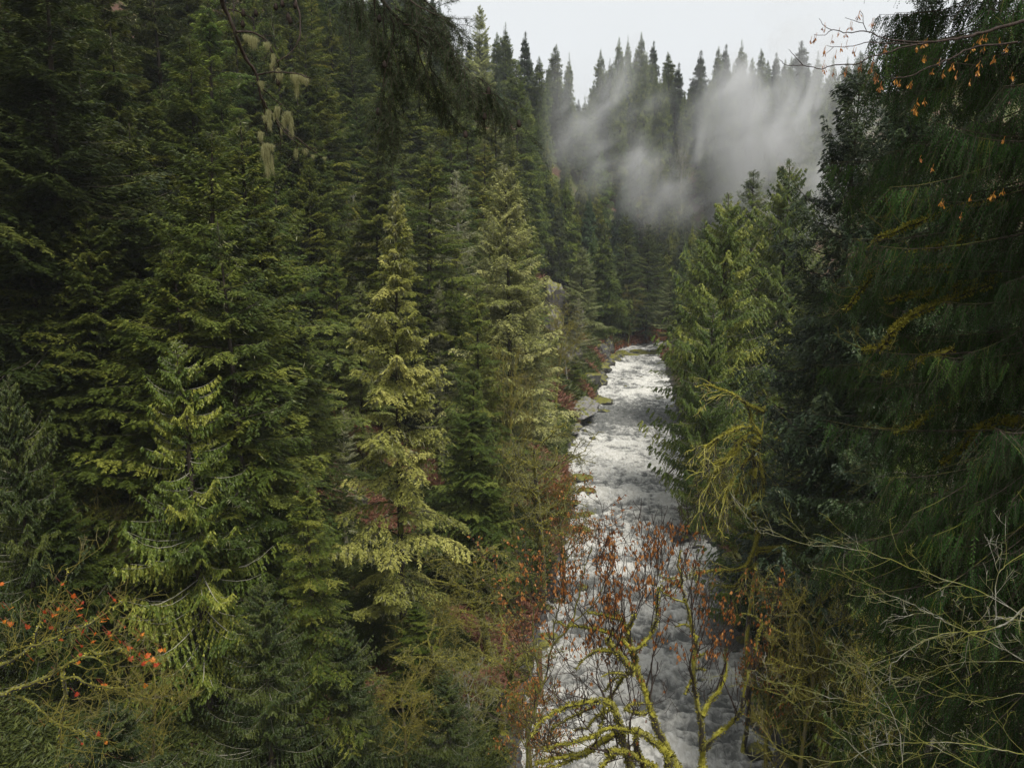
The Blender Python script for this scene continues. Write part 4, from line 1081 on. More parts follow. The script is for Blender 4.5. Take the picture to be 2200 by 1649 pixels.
def arch(paths, d, seed, label, root_px, thin=1.0, mat='bark_pale', tl=.9, tname='alder_tree', extra=None, kids=(2, 3), tmat=None, ztop=None, tuft=0, up=.02, twr=.0045):
    g = np.random.default_rng(seed)
    lv = limb_levels(paths, d, O4, S4, g, rough=.06, lump=.1)
    lv = [(P, R * thin) for P, R in lv]
    bx = W(root_px, 1000, d)[0]; zg = gz(bx, d)
    zt = max(l[0][0, 0, 2] for l in lv) + 1.5 if ztop is None else ztop
    zs = np.linspace(zg - .3, zt, 16)
    tr = np.stack([bx + .25 * np.sin(zs * .5), d + .25 * np.cos(zs * .4), zs], -1)
    full = [(tr[None], np.linspace(.22, .06, 16)[None])]
    for P, R in lv:                      # tie each branch into the stem
        if P[0, 0, 0] > bx - 3.0 and P[0, 0, 0] != 0:
            p = P[0, 0]; z0 = max(zg, p[2] - .5); q = np.array([bx + .25 * np.sin(z0 * .5), d + .25 * np.cos(z0 * .4), z0])
            link_ = resample([q, (q + p) / 2 + [0, 0, .05], p, P[0, 1]], 10)[:-4]; link_ = np.vstack([link_, p[None]])
            full.append((link_[None], np.full((1, len(link_)), R[0, 0] * 1.1)))
        full.append((P, R))
    S, D, R = ends(lv, every=2, tmin=.2)
    D = norm(norm(D) * .7 + .5 * rv(len(S), g) + np.array([0, 0, up]))
    tw, _ = grow(S, D, tl, np.clip(R * .5, twr, .012), g, levels=3, kids=list(kids), up=up, wig=.25, K=6, lr=.5, rr=.6, spread=.7)
    tw = [(P, np.maximum(R_, twr)) for P, R_ in tw]
    ex = list(extra or [])
    if tuft: ex.append(('moss', tufts(full[1:], tuft, g, size=.035 if d < 20 else .08, name='moss', maxlv=99)))
    return tree_from(tname, label, full, tw, M[mat], M[tmat or mat], ex, base=tr[0]), tw
arch(P4, 15, 72, 'bare pale-barked tree sending long thin branches across the dim bank', 2480, thin=.48, tl=.8, twr=.0035)
P4b = [
 ([(2300, 640), (2050, 610), (1900, 575), (1750, 580), (1620, 600), (1540, 640)], 3.4, 1.6, .5),
 ([(2000, 760), (1940, 620), (1890, 500), (1850, 400), (1800, 280), (1740, 160), (1730, 0)], 8, 3, .5),
 ([(1850, 440), (1760, 400), (1660, 380), (1580, 400), (1480, 450)], 4, 1.6, .4),
 ([(1850, 410), (1900, 360), (1980, 330), (2150, 310)], 3, 1.5, .4), ([(1895, 520), (1960, 450), (2080, 430)], 3, 1.4, .3),
 ([(1820, 330), (1760, 270), (1700, 260)], 3, 1.5, .2), ([(1660, 380), (1560, 340), (1500, 350)], 2.5, 1.3, .2), ([(1840, 620), (1700, 600), (1500, 700), (1420, 680)], 3, 1.3, .3),
]
arch(P4b, 26, 73, 'slim whitish bare tree with level side branches in front of the dark bank', 2060, thin=.7, ztop=W(1960, 820, 26)[2])
# mossy limbs higher up
P2 = [  # in the (1100,0) crop, scale 2  -> convert to the P4 crop by subtracting 1648 from y
 ([(2100, 880), (1900, 900), (1720, 965), (1600, 1010), (1540, 1050)], 10, 5, .5), ([(2000, 1010), (1690, 1100), (1560, 1180), (1480, 1270), (1430, 1340)], 9, 4, .6),
 ([(1900, 1150), (1700, 1158), (1600, 1172), (1520, 1170)], 10, 5, .3), ([(2100, 1190), (1850, 1240), (1700, 1272), (1600, 1295)], 9, 6, .4),
 ([(2050, 1220), (1860, 1292), (1720, 1350), (1640, 1420), (1590, 1490), (1510, 1502)], 13, 6, .5), ([(1900, 1500), (1730, 1560), (1660, 1590), (1590, 1612)], 11, 6, .4),
 ([(2100, 1800), (1990, 1850), (1920, 1930), (1850, 1990)], 14, 8, .3), ([(1900, 1690), (1820, 1750), (1740, 1820), (1640, 1860)], 10, 6, .3), ([(2100, 2260), (1960, 2330), (1850, 2380), (1800, 2440)], 12, 7, .3),
 ([(1960, 2460), (1860, 2540), (1740, 2620)], 14, 8, .3), ([(1900, 2560), (1800, 2570), (1700, 2610)], 9, 5, .3)]
P2 = [([(a, b - 1648) for a, b in p], r0, r1, dd) for p, r0, r1, dd in P2]
arch(P2, 21.5, 74, 'maple with thick bright mossy limbs crossing in front of the blackish firs', 2380, mat='moss', tname='maple_tree', tmat='bark_olive', tl=.8, tuft=10000, ztop=W(2380, 380, 21.5)[2], up=.1, twr=.005)
# moss-hung limbs over the river edge
P5 = [([(1040, 560), (1040, 430), (1045, 300), (1040, 200), (1010, 90)], 9, 5, .3), ([(1035, 210), (990, 240), (930, 310), (880, 370), (850, 420), (840, 480)], 9, 3, .6), ([(1030, 180), (960, 195), (900, 225), (850, 260), (825, 275)], 8, 3, -.5),
      ([(990, 240), (960, 300), (910, 330), (860, 350)], 6, 3, .4), ([(1040, 300), (1000, 340), (960, 390), (930, 440), (910, 500)], 7, 3, .5), ([(1035, 370), (1000, 410), (960, 480), (950, 540)], 6, 3, .4),
      ([(1010, 90), (960, 50), (890, 20), (820, 0)], 5, 2, .5), ([(1060, 640), (1020, 760), (960, 800), (870, 800), (780, 820)], 7, 3, .4), ([(1060, 770), (1000, 820), (960, 870), (900, 870)], 6, 3, .4), ([(1030, 250), (1060, 320), (1080, 420), (1070, 520)], 6, 3, .3),
      ([(1330, 700), (1290, 760), (1260, 830), (1250, 870)], 6, 3, .3), ([(1400, 690), (1330, 710), (1250, 700), (1200, 720)], 6, 3, .3)]
arch([(p_[0], p_[1] * 1.35, p_[2] * 1.3, p_[3]) for p_ in P5], 60, 75, 'riverside maple hung with bright yellow-green moss over the rapids', 1630, mat='moss', tname='maple_tree', tmat='moss', tl=2.2, tuft=26000, ztop=W(1610, 870, 60)[2], up=-.14, kids=(3, 2), twr=.03)

# ------------------------------------------------------------------ near cedar at the picture edge
def near_cedar():
    g = np.random.default_rng(88)
    d0 = 21.0; bx = W(2330, 800, d0)[0]; zb = gz(bx, d0)
    top = 58.0
    nb = 420
    hz = np.sort(g.uniform(19, top - 1, nb)); az = g.uniform(0, 2 * PI, nb)
    # most limbs on the camera and river side are the ones in view
    az[: nb] = np.where(g.random(nb) < .75, g.uniform(PI * .62, PI * 1.55, nb), az)
    L_ = 7.6 * (1 - (hz - 14) / (top + 16 - 14)) ** .45 * (0.62 + .5 * g.random(nb)) * (0.68 + .32 * sstep(24, 38, hz))
    th = np.radians(g.normal(-4, 8, nb))
    def ax(b, s):
        r = L_[b] * s * np.cos(th[b]); z = hz[b] + L_[b] * (s * np.sin(th[b]) - .42 * s ** 2 + .32 * s ** 3)
        return np.stack([bx + r * np.cos(az[b]), d0 + r * np.sin(az[b]), z], -1)
    K = 9; sv = np.linspace(0, 1, K); P = np.stack([ax(np.arange(nb), np.full(nb, s)) for s in sv], 1)
    limbs = [(P, (0.045 * (L_ / 8))[:, None] * (1 - .85 * sv)[None])]
    # hanging branchlets
    nbl = 40000
    b = g.choice(nbl and nb, nbl, p=L_ / L_.sum()); s = .12 + .88 * g.random(nbl) ** .85
    st = ax(b, s); lat = g.normal(0, .5, nbl) * L_[b] * .16 * (1.2 - s)
    pr = np.stack([-np.sin(az[b]), np.cos(az[b]), 0 * s], -1)
    st = st + pr * lat[:, None]; st[:, 2] -= np.abs(lat) * .3
    dirn = norm(np.stack([np.cos(az[b]) * .35, np.sin(az[b]) * .35, -np.ones(nbl)], -1) + .28 * g.normal(size=(nbl, 3)))
    lnb = g.uniform(.35, 1.15, nbl)
    Q = np.stack([st, st + dirn * lnb[:, None] * .5 + np.array([0, 0, .02]), st + dirn * lnb[:, None] - np.array([0, 0, .05])], 1)
    # leaflets along the branchlets
    per = 20; i = np.repeat(np.arange(nbl), per); n = len(i)
    t = (np.tile(np.arange(per), nbl) + .5) / per; sd = np.where(np.tile(np.arange(per), nbl) % 2 == 0, 1, -1)
    p = Q[i, 0] * (1 - t[:, None]) + Q[i, 2] * t[:, None]
    plane = rv(nbl, g)[i]; w0 = norm(np.cross(dirn[i], plane))
    ld = norm(dirn[i] * .9 + w0 * (sd * .75)[:, None] + .15 * g.normal(size=(n, 3)))
    wd = norm(np.cross(ld, np.cross(dirn[i], w0)))
    ll = (.105 * (1.15 - t * .8) * (.7 + .5 * g.random(n)))
    V, F = leaves(p, ld, wd, ll, .025 * (.8 + .5 * g.random(n)), fat=.5)
    bt = np.clip(.5 * g.random(nb)[b] + .5 * g.random(nbl), 0, 1)
    tint = np.clip(.75 * bt[i] + .25 * g.random(n), 0, 1)
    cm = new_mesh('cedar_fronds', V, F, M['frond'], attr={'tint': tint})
    zs = np.linspace(zb - .3, top, 20)
    tr = np.stack([bx + .3 * np.sin(zs * .08), d0 + .3 * np.cos(zs * .07), zs], -1)
    full = [(tr[None], np.linspace(.75, .06, 20)[None])]
    e = bpy.data.objects.new('cedar_tree', None); col.objects.link(e); e.location = tr[0]
    tag(e, 'huge near redcedar with curtains of dark drooping fronds at the picture edge', 'tree')
    base = tr[0]
    from mathutils import Matrix
    V, F = cat([tubes(full[0][0] - base, full[0][1], 12), tubes(limbs[0][0] - base, limbs[0][1], 5), tubes(Q - base, np.repeat(np.array([[.007, .005, .002]]), nbl, 0), 3)])
    link('trunk', new_mesh('cedar_trunk', V, F, M['bark_cedar'], attr={'tint': np.zeros(len(F))}), e)
    cm.transform(Matrix.Translation([-float(c) for c in base])); link('crown', cm, e)
near_cedar()

# maple twigs and yellow leaves poking out of the cedar
g = np.random.default_rng(91)
OT, ST_ = (1600, 0), 3.665
PT = [
 ([(1500, 330), (1250, 372), (1130, 415), (980, 450), (890, 505), (720, 510), (600, 543), (460, 515), (345, 518), (275, 478)], 6.5, 1.7, -.5),
 ([(1500, 330), (1300, 330), (1090, 300), (960, 248), (820, 260), (690, 240), (640, 270), (550, 280)], 6, 1.7, .4),
 ([(960, 248), (935, 185), (930, 120), (910, 90)], 3, 1.5, .1), ([(935, 185), (880, 170), (790, 140)], 3, 1.5, .1), ([(690, 240), (625, 205), (588, 145)], 3, 1.5, .1),
 ([(1400, 350), (1070, 340), (960, 335), (860, 360), (700, 370), (650, 355)], 4.5, 1.5, .2), ([(460, 515), (400, 450), (345, 388)], 3, 1.6, .1),
 ([(1500, 330), (1700, 300), (1900, 250), (2199, 170), (2450, 150)], 8, 16, .3), ([(1150, 620), (1300, 600), (1450, 530), (1600, 470), (1800, 380), (2150, 330)], 4, 8, .2),
 ([(700, 370), (670, 400), (640, 420)], 2, 1.3, .1)]
lv = limb_levels(PT, 11, OT, ST_, g, rough=.05, lump=.08)
bx = W(2380, 300, 11.3)[0]; zg = gz(bx, 11.3)
zs = np.linspace(zg - .3, W(2200, 100, 11.3)[2], 14); tr = np.stack([bx + .2 * np.sin(zs * .3), 11.3 + .2 * np.cos(zs * .3), zs], -1)
j = resample([tr[-1], lv[7][0][0, -1], lv[7][0][0, -2]], 10)[:6]
full = [(tr[None], np.linspace(.16, .05, 14)[None]), (j[None], np.full((1, 6), .045))] + lv
YL = [(520, 325), (545, 310), (560, 300), (630, 240), (625, 220), (830, 205), (840, 215), (900, 120), (895, 130), (1000, 185), (1010, 180), (620, 415), (630, 400), (685, 315), (740, 258), (795, 275), (755, 385), (800, 355), (855, 400), (870, 415), (715, 435), (625, 545), (635, 555), (620, 515), (695, 575), (800, 560), (790, 565), (905, 520), (910, 545), (1000, 545), (990, 550), (1005, 490), (1030, 620), (1020, 610), (1045, 630), (1065, 690), (1070, 680), (1100, 395), (1110, 390)]
YL2 = [(1410, 345), (1430, 330), (1400, 360), (1355, 370), (1405, 465), (1420, 470), (1300, 670), (1310, 665), (1640, 520), (1625, 530), (1475, 570), (1840, 555), (1835, 570), (1845, 510), (1960, 465), (1955, 470), (1885, 385), (1850, 315), (1870, 300), (1900, 295), (1795, 375), (1355, 800), (1410, 800), (1340, 865), (1350, 875), (1330, 855), (1770, 650), (1665, 590), (1530, 490), (1190, 630), (1215, 660), (2000, 325), (1750, 460), (1560, 580), (2060, 385), (2100, 600), (1950, 1545), (1960, 1530), (2030, 1510), (1775, 1560), (1560, 1610), (1550, 1590), (1930, 1560), (1480, 1320), (1700, 1700), (1380, 1250), (2040, 1100)]
pa = np.array([W(OT[0] + a / ST_, OT[1] + b / ST_, 11 + g.normal(0, .1)) for a, b in YL]); pb = np.array([W(OT[0] + a / ST_, OT[1] + b / ST_, 12.5 + g.normal(0, .4)) for a, b in YL2])
def seedwings(pts, g, mat, name, k=5, ln=.045, w=.014, st=None):
    m = len(pts) * k; p = np.repeat(pts, k, 0) + g.normal(0, .008, (m, 3)); d = norm(np.array([0, 0, -1.0]) + .6 * rv(m, g)); wd = norm(np.cross(d, rv(m, g)))
    V, F = leaves(p, d, wd, ln * (.6 + .8 * g.random(m)), w * (.7 + .6 * g.random(m)), fat=.65)
    if st is not None: V, F = cat([(V, F), tubes(st[None], np.full((1, 3), .0025), 4)])
    return new_mesh(name, V, F, M[mat], attr={'tint': g.random(len(F))})
tr0 = tr[0]
stalk = np.stack([pb, pb + [.005, 0, .025], pb + [.015, 0, .05]], 1); stalk2 = np.stack([pa, pa + [.005, 0, .03], pa + [.01, 0, .06]], 1)
tree_from('maple_tree', 'maple with dark twigs and orange winged seeds reaching out against the sky', full, [], M['bark_twig'], M['bark_twig'],
          [('winged_seeds', seedwings(pa[i:i + 1], g, 'samara', 'winged_seeds', st=stalk2[i])) for i in range(len(pa))] + [('yellow_leaf', seedwings(pb[i:i + 1], g, 'yellowleaf', 'yellow_leaf', k=5, ln=.055, w=.022, st=stalk[i])) for i in range(len(pb))], base=tr0)

# ------------------------------------------------------------------ branches hanging in from above
g = np.random.default_rng(95)
OB, SB = (450, 0), 3.234
BR = [
 ([(-40, -420), (20, -200), (80, -10), (130, 110), (180, 230), (240, 390), (325, 520), (360, 680), (440, 800), (560, 920), (690, 1020), (790, 1105)], 19, 2.2, .6),
 ([(185, 222), (290, 225), (390, 280), (440, 370), (480, 450), (490, 535)], 7, 4, .2), ([(335, 522), (440, 500), (600, 515), (700, 545)], 6, 3, -.2),
 ([(560, -160), (597, 0), (630, 120), (625, 260), (560, 370), (470, 425)], 7, 3, -.3), ([(130, 65), (200, 80), (310, 135)], 6, 3, .1), ([(160, 85), (190, 10), (205, -30)], 3, 2, .1),
 ([(365, 690), (390, 820), (402, 940)], 6, 2.5, .1), ([(450, 810), (490, 930), (495, 1080)], 4, 2, .1), ([(370, 620), (440, 680), (520, 740)], 4, 2, .1), ([(470, 850), (540, 940), (610, 1000), (600, 1050)], 4, 2, .1)]
DB = 6.0
lv = limb_levels(BR, DB, OB, SB, g, rough=.05, lump=.15)
def strands(spots, g, d):
    """hanging beard lichen: (crop x, y, length px, width px)"""
    P_, D_, L__, W_ = [], [], [], []
    for a, b, l, w in spots:
        n = int(90 + l * w * .14)
        k = d / FPX / SB
        c = W(OB[0] + a / SB, OB[1] + b / SB, d)
        for _ in range(n):
            x = g.normal(0, .24) * w * k; f = 1 - min(abs(x) / (w * k), .9)
            P_.append(c + np.array([x * (1 + .3 * g.normal()), g.normal(0, .3) * w * k, g.uniform(-.55, .05) * l * k * f]))
            D_.append(np.array([g.normal(0, .16), g.normal(0, .16), -1])); L__.append(l * k * g.uniform(.2, .8) * f); W_.append(g.uniform(.0006, .0019))
    P_, D_ = np.array(P_), norm(np.array(D_)); wd = norm(np.cross(D_, rv(len(P_), g)))
    V, F = leaves(P_, D_, wd, np.array(L__), np.array(W_), fat=.4)
    return new_mesh('beard_lichen', V, F, M['beard'], attr={'tint': g.random(len(P_))})
SPOT = [(300, 250, 90, 60), (400, 290, 60, 40), (250, 235, 50, 40), (440, 370, 90, 26), (430, 440, 80, 20), (480, 470, 110, 26), (600, 510, 90, 60), (640, 520, 60, 50), (670, 540, 60, 40), (605, 570, 110, 28), (580, 500, 60, 30),
        (360, 560, 60, 40), (365, 600, 40, 20), (470, 735, 90, 34), (450, 780, 60, 20), (540, 770, 90, 46), (520, 800, 90, 34), (565, 800, 150, 20), (410, 760, 130, 28), (420, 830, 80, 20), (400, 990, 130, 44), (375, 1000, 130, 30), (400, 1080, 160, 20), (355, 910, 80, 34), (435, 1000, 60, 24), (432, 1070, 160, 7), (600, 1030, 80, 26), (665, 1030, 50, 34), (720, 1072, 36, 22), (800, 1088, 30, 26), (280, 245, 70, 30), (500, 880, 60, 12), (380, 800, 60, 20), (500, 500, 60, 16)]
def cone_parts(spots, g, d, s): return [('cone', cone_mesh([q], g, d, s)) for q in spots]
def cone_mesh(spots, g, d, s):
    """fir cones of overlapping scales"""
    P_, D_, W__ = [], [], []
    for a, b in spots:
        c = W(OB[0] + a / SB, OB[1] + b / SB, d)
        for k in range(90):
            t = k / 90; an = k * 2.4; r = s * .24 * math.sin(PI * (t * .85 + .1))
            o = np.array([math.cos(an), math.sin(an), 0]); P_.append(c + o * r * .5 + np.array([0, 0, -t * s])); D_.append(o * .8 + np.array([0, 0, -.7])); W__.append(r * .9 + .001)
    P_, D_ = np.array(P_), norm(np.array(D_)); W__ = np.array(W__); wd = norm(np.cross(D_, np.array([0, 0, 1.0])))
    V, F = leaves(P_, D_, wd, W__ * 1.2 + .003, W__ * 1.3 + .002, fat=.5)
    return new_mesh('cones', V, F, M['bark_twig'], attr={'tint': np.zeros(len(F))})
def needles(levels, g, per_m, ln, d_w=.0016, mat='dark', name='needles', bias=0.0):
    S_, E_, = [], []
    for P, R in levels:
        S_.append(P[:, :-1].reshape(-1, 3)); E_.append(P[:, 1:].reshape(-1, 3))
    A, B = np.concatenate(S_), np.concatenate(E_); l = np.linalg.norm(B - A, axis=1); n = int(l.sum() * per_m)
    i = g.choice(len(A), n, p=l / l.sum()); t = g.random(n)[:, None]; p = A[i] * (1 - t) + B[i] * t; T = norm(B[i] - A[i])
    o = norm(np.cross(T, rv(n, g))); dd = norm(T * .6 + o + [0, 0, bias]); wd = norm(np.cross(dd, rv(n, g)))
    V, F = leaves(p, dd, wd, ln * (.7 + .5 * g.random(n)), np.full(n, d_w) * (.8 + .5 * g.random(n)), fat=.5)
    return new_mesh(name, V, F, M[mat], attr={'tint': g.random(n)})
S, D, R = ends(lv, every=3, tmin=.2)
tw, _ = grow(S, norm(norm(D) * .4 + .6 * rv(len(S), g)), .12, .0022, g, levels=2, kids=[2], up=-.05, wig=.3, K=5)
tw = [(P, np.maximum(R_, .0012)) for P, R_ in tw]
tree_from('hanging_branch', 'dark leafless fir branch draped with pale beard lichen, hanging in from above', lv, tw, M['bark_twig'], M['bark_twig'],
          [('beard_lichen', strands(SPOT, g, DB)), *cone_parts([(545, 90), (560, 115), (460, 20), (505, 0), (233, 65), (595, 10), (230, 140), (322, 65), (475, 545)], g, DB, .045), ('needles', needles(tw[:1], g, 60, .02, mat='frond'))], cat_='branch')

g = np.random.default_rng(97)
FB = [
 ([(1000, -500), (1150, -150), (1200, 0), (1350, 170), (1550, 340), (1700, 490), (1900, 650), (2030, 745), (2150, 830)], 15, 2, .5),
 ([(1150, -150), (1480, -10), (1600, 110), (1740, 140)], 7, 2, .3), ([(1250, -150), (1430, 30), (1620, 120), (1700, 200)], 6, 2, -.3), ([(1260, 120), (1280, 220), (1215, 540), (1222, 680), (1300, 740)], 6, 2, .1),
 ([(1440, 250), (1470, 420), (1560, 610), (1640, 760), (1780, 905)], 6, 2, .3), ([(1150, -60), (1150, 150), (1190, 330), (1205, 430)], 6, 2, .2), ([(1080, -200), (1020, -20), (1070, 100)], 6, 2, .2),
 ([(1300, 110), (1330, 260), (1320, 420), (1335, 560)], 5, 2, .2), ([(1400, 200), (1520, 270), (1640, 350), (1700, 400), (1800, 485)], 5, 2, -.3), ([(1550, 340), (1530, 450), (1600, 560), (1640, 640)], 5, 2, .2),
 ([(1700, 490), (1740, 580), (1830, 650), (1900, 700)], 4, 2, .1), ([(1900, 650), (1990, 660), (2080, 740)], 4, 2, .1), ([(1800, 570), (1860, 540), (1940, 590)], 4, 2, .1), ([(1350, 170), (1500, 190), (1620, 260), (1700, 360)], 5, 2, -.2),
 ([(1220, 30), (1210, 200), (1250, 420), (1240, 560)], 4, 2, -.1), ([(1480, 300), (1420, 420), (1460, 560), (1480, 640)], 4, 2, .2), ([(1290, 60), (1400, 110), (1500, 100), (1560, 60)], 5, 2, .2), ([(1215, 640), (1200, 760), (1230, 880)], 3, 1.5, .1), ([(1230, 680), (1290, 800), (1300, 900)], 3, 1.5, .1),
 ([(1000, -300), (1010, -60), (1100, -20), (1300, -60)], 6, 3, .1), ([(1350, -200), (1420, -60), (1500, 20)], 6, 2, .1)]
lv = limb_levels(FB, DB, OB, SB, g, rough=.05, lump=.1)
S, D, R = ends(lv, every=1, tmin=.15)
tw, _ = grow(S, norm(norm(D) * .8 + .7 * rv(len(S), g) + [0, 0, -.5]), .20, .0022, g, levels=2, kids=[5], up=-.12, wig=.2, K=5, lr=.6, spread=.6)
tw = [(P, np.maximum(R_, .0012)) for P, R_ in tw]
tree_from('hanging_fir_bough', 'dark needled fir bough with small cones hanging in from above beside the sky', lv, tw, M['bark_twig'], M['bark_twig'],
          [('needles', needles([l for l in lv[1:]] + tw, g, 520, .025, mat='dark')), *cone_parts([(1172, 745), (2150, 830), (1690, 400), (1778, 905), (1910, 780), (1940, 600), (1180, 100), (1215, 420)], g, DB, .05)], cat_='branch')

# ------------------------------------------------------------------ rocks
def rock(name, px, py, wpx, hm, label, mat, elong=1.6, depth=None, rot=0.0, seed=0, cat_='rock', d=None, z=None, group=None, tilt=0.0, rough=.35, sub=4):
    import bmesh
    if d is None:
        x, y = on_water(px, py); 
    else: x, y = W(px, py, d)[:2]
    zz = max(gz(x, y), 0.0) if z is None else z
    w = wpx / FPX * y
    bm = bmesh.new(); bmesh.ops.create_icosphere(bm, subdivisions=sub, radius=1.0)
    g = np.random.default_rng(seed)
    co = np.array([v.co[:] for v in bm.verts])
    planes = rv(14, g)
    r = np.ones(len(co))
    for p in planes:
        c = co @ p; lim = g.uniform(.62, .9); r = np.where(c > lim, np.minimum(r, lim / np.maximum(c, .01)), r)
    r = r * (1 + rough * .35 * fbm(co[:, 0] * 2, co[:, 1] * 2, co[:, 2] * 2 + seed, oct=4, seed=seed))
    co = co * r[:, None]
    for v, c in zip(bm.verts, co): v.co = (c[0] * w / 2, c[1] * (depth or w / elong) / 2, c[2] * hm)
    me = bpy.data.meshes.new(name); bm.to_mesh(me); bm.free(); me.materials.append(mat)
    o = link(name, me, loc=(x, y, zz + .15 * hm)); o.rotation_euler = (tilt, 0, rot)
    tag(o, label, cat_, group); return o
RM = rock_mat('wet_mossy_rock', (0.02, 0.02, 0.018), (0.085, 0.08, 0.07), mossamt=-.06)
RD = rock_mat('wet_dark_rock', (0.015, 0.016, 0.017), (0.06, 0.06, 0.06), mossamt=-.15)
RG = rock_mat('grey_cliff_rock', (0.03, 0.028, 0.025), (0.19, 0.175, 0.16), mossamt=.0, scale=.8)
RS = rock_mat('pale_slab_rock', (0.07, 0.066, 0.062), (0.34, 0.325, 0.31), mossamt=-.2, scale=2.2)
rock('boulder', 1290, 862, 62, 1.3, 'long mossy ledge jutting into the river below the rocky point', RM, 1.2, rot=-.5, seed=2)
rock('boulder', 1262, 846, 70, 1.9, 'mossy dark ledge at the foot of the rocky point', RM, 1.0, rot=-.4, seed=3)
rock('boulder', 1296, 885, 40, .7, 'low wet ledge tip beside the pale slab', RD, 1.3, rot=-.4, seed=4)
rock('rock_slab', 1242, 902, 84, 1.2, 'smooth pale grey slab sloping into the water', RS, .45, rot=-.35, seed=5, rough=1.3, tilt=.04, cat_='rock')
rock('rock_slab', 1222, 938, 60, .8, 'lower pale slab under the leafless twigs', RS, .5, rot=-.35, seed=6, rough=1.3)
rock('boulder', 1271, 944, 26, .5, 'small dark rock standing in the river below the pale slab', RD, 1.4, seed=7, rot=.3)
rock('boulder', 1337, 817, 15, .5, 'first of two little rocks in the upper rapids', RD, seed=8)
rock('boulder', 1342, 831, 13, .5, 'second little rock in the upper rapids, lower one', RD, seed=9)
rock('boulder', 1378, 812, 16, .4, 'tiny flat rock near the cedar side of the upper rapids', RD, seed=10)
rock('boulder', 1248, 1028, 60, .7, 'uppermost mossy ledge below the leaning maple twigs', RM, 1.1, seed=11, rot=-.2)
rock('boulder', 1262, 1058, 50, .7, 'flat mossy ledge poking into the white water', RM, 1.2, seed=12, rot=-.1)
rock('boulder', 1258, 1108, 54, .6, 'rusty-stained mossy ledge further down the bank', RM, 1.1, seed=13, rot=.1)
rock('boulder', 1240, 1140, 60, .6, 'lowest mossy ledge before the rusty maple', RM, 1.1, seed=14)
rock('boulder', 1462, 1160, 48, .75, 'dark boulder splitting the white water by the cedar side', RD, 1.3, seed=15, rot=.2)
rock('boulder', 1490, 1145, 34, .6, 'small mossy boulder behind the dark one', RM, 1.3, seed=16)
rock('boulder', 1500, 1180, 40, .5, 'wet rock at the lip of the dark pool', RD, 1.3, seed=17)
rock('boulder', 1250, 1265, 40, .5, 'mossy rock under the rusty seed clusters', RM, 1.3, seed=18)
rock('boulder', 1600, 1245, 120, 1.2, 'mossy bank boulder beside the dark pool', RM, 1.0, seed=19)
rock('boulder', 1640, 1330, 110, 1.1, 'black wet boulder on the shadowed bank', RD, 1.0, seed=20)
rock('boulder', 1660, 1520, 120, 1.1, 'moss-cushioned boulder at the bottom of the bank', RM, 1.0, seed=21)
rock('boulder', 1690, 1600, 150, 1.2, 'lowest moss-cushioned boulder on the bank', RM, 1.0, seed=22)
rock('boulder', 1350, 762, 60, .5, 'dark mossy shelf across the river at the bend', RM, 1.6, seed=23)
rock('boulder', 1395, 760, 50, .45, 'second mossy shelf across the river at the bend', RM, 1.6, seed=24)
rock('boulder', 1310, 775, 50, 1.4, 'mossy rock at the inner corner of the bend', RM, 1.2, seed=25, rot=-.5)
rock('boulder', 1290, 800, 44, 1.6, 'mossy rock under the whitish fir', RM, 1.2, seed=26, rot=-.5)
for i, (px, py, w, h) in enumerate([(1326, 766, 34, 1.6), (1316, 774, 40, 2.0), (1304, 786, 44, 2.2), (1296, 798, 40, 1.8), (1288, 812, 44, 1.8), (1284, 828, 46, 1.6), (1274, 842, 40, 1.9), (1305, 770, 40, 3.2), (1290, 786, 46, 3.4), (1336, 760, 34, 1.1), (1372, 757, 40, .9), (1412, 757, 34, .9)]):
    rock('boulder', px, py, w, h, 'dark mossy shore ledge before the bend, %s in line' % ordw(i), RM, 1.3, rot=-.7 + .3 * math.sin(i * 2.1), seed=700 + i, rough=.8, group='mossy shore ledges at the bend')
for i, (px, py, w, h, s, lab) in enumerate([(1205, 605, 75, 7.0, 40, 'fractured grey cliff face showing between the firs'), (1185, 665, 70, 6.5, 41, 'lower grey cliff face with dark cleft'), (1225, 650, 55, 6, 42, 'narrow grey cliff rib above the whitish fir'), (1215, 740, 60, 5, 43, 'mossy rock wall above the river point'), (930, 640, 60, 4, 44, 'pale rock outcrop glimpsed behind the small snaggy conifer'), (915, 505, 40, 3.5, 45, 'small pale outcrop beside the greyish lichened fir')]):
    dd = (218, 207, 226, 201, None, None)[i] or hit_ground(px, py + 25) - 3
    q = W(px, py, dd); top = q[2] - 1.0; zg = gz(q[0], q[1])
    rock('cliff_face', px, py, w * 1.3, h if i > 3 else max(top - zg, 4) * 1.1, lab, RG, 1.0, d=dd, z=q[2] - .5 if i > 3 else zg, seed=s, rough=.7, cat_='cliff', sub=5)
for i, (px, py, w, lab) in enumerate([(1010, 1545, 70, 'mossy boulder with bright cushion in the hollow'), (1060, 1500, 50, 'round mossy boulder beside the bright one'), (940, 1600, 80, 'dull mossy boulder at the bottom edge'), (1085, 1600, 60, 'mossy boulder under the bare trunk'), (985, 1480, 45, 'small mossy boulder up the hollow'), (770, 1090, 50, 'mossy outcrop in the shade of the tall yellow-green fir'), (620, 1040, 90, 'dark rock overhang under the small pale fir')]):
    dd = hit_ground(px, py); q = W(px, py, dd)
    rock('boulder', px, py, w, w / FPX * dd * .5, lab, RM, 1.1, d=dd, seed=60 + i)

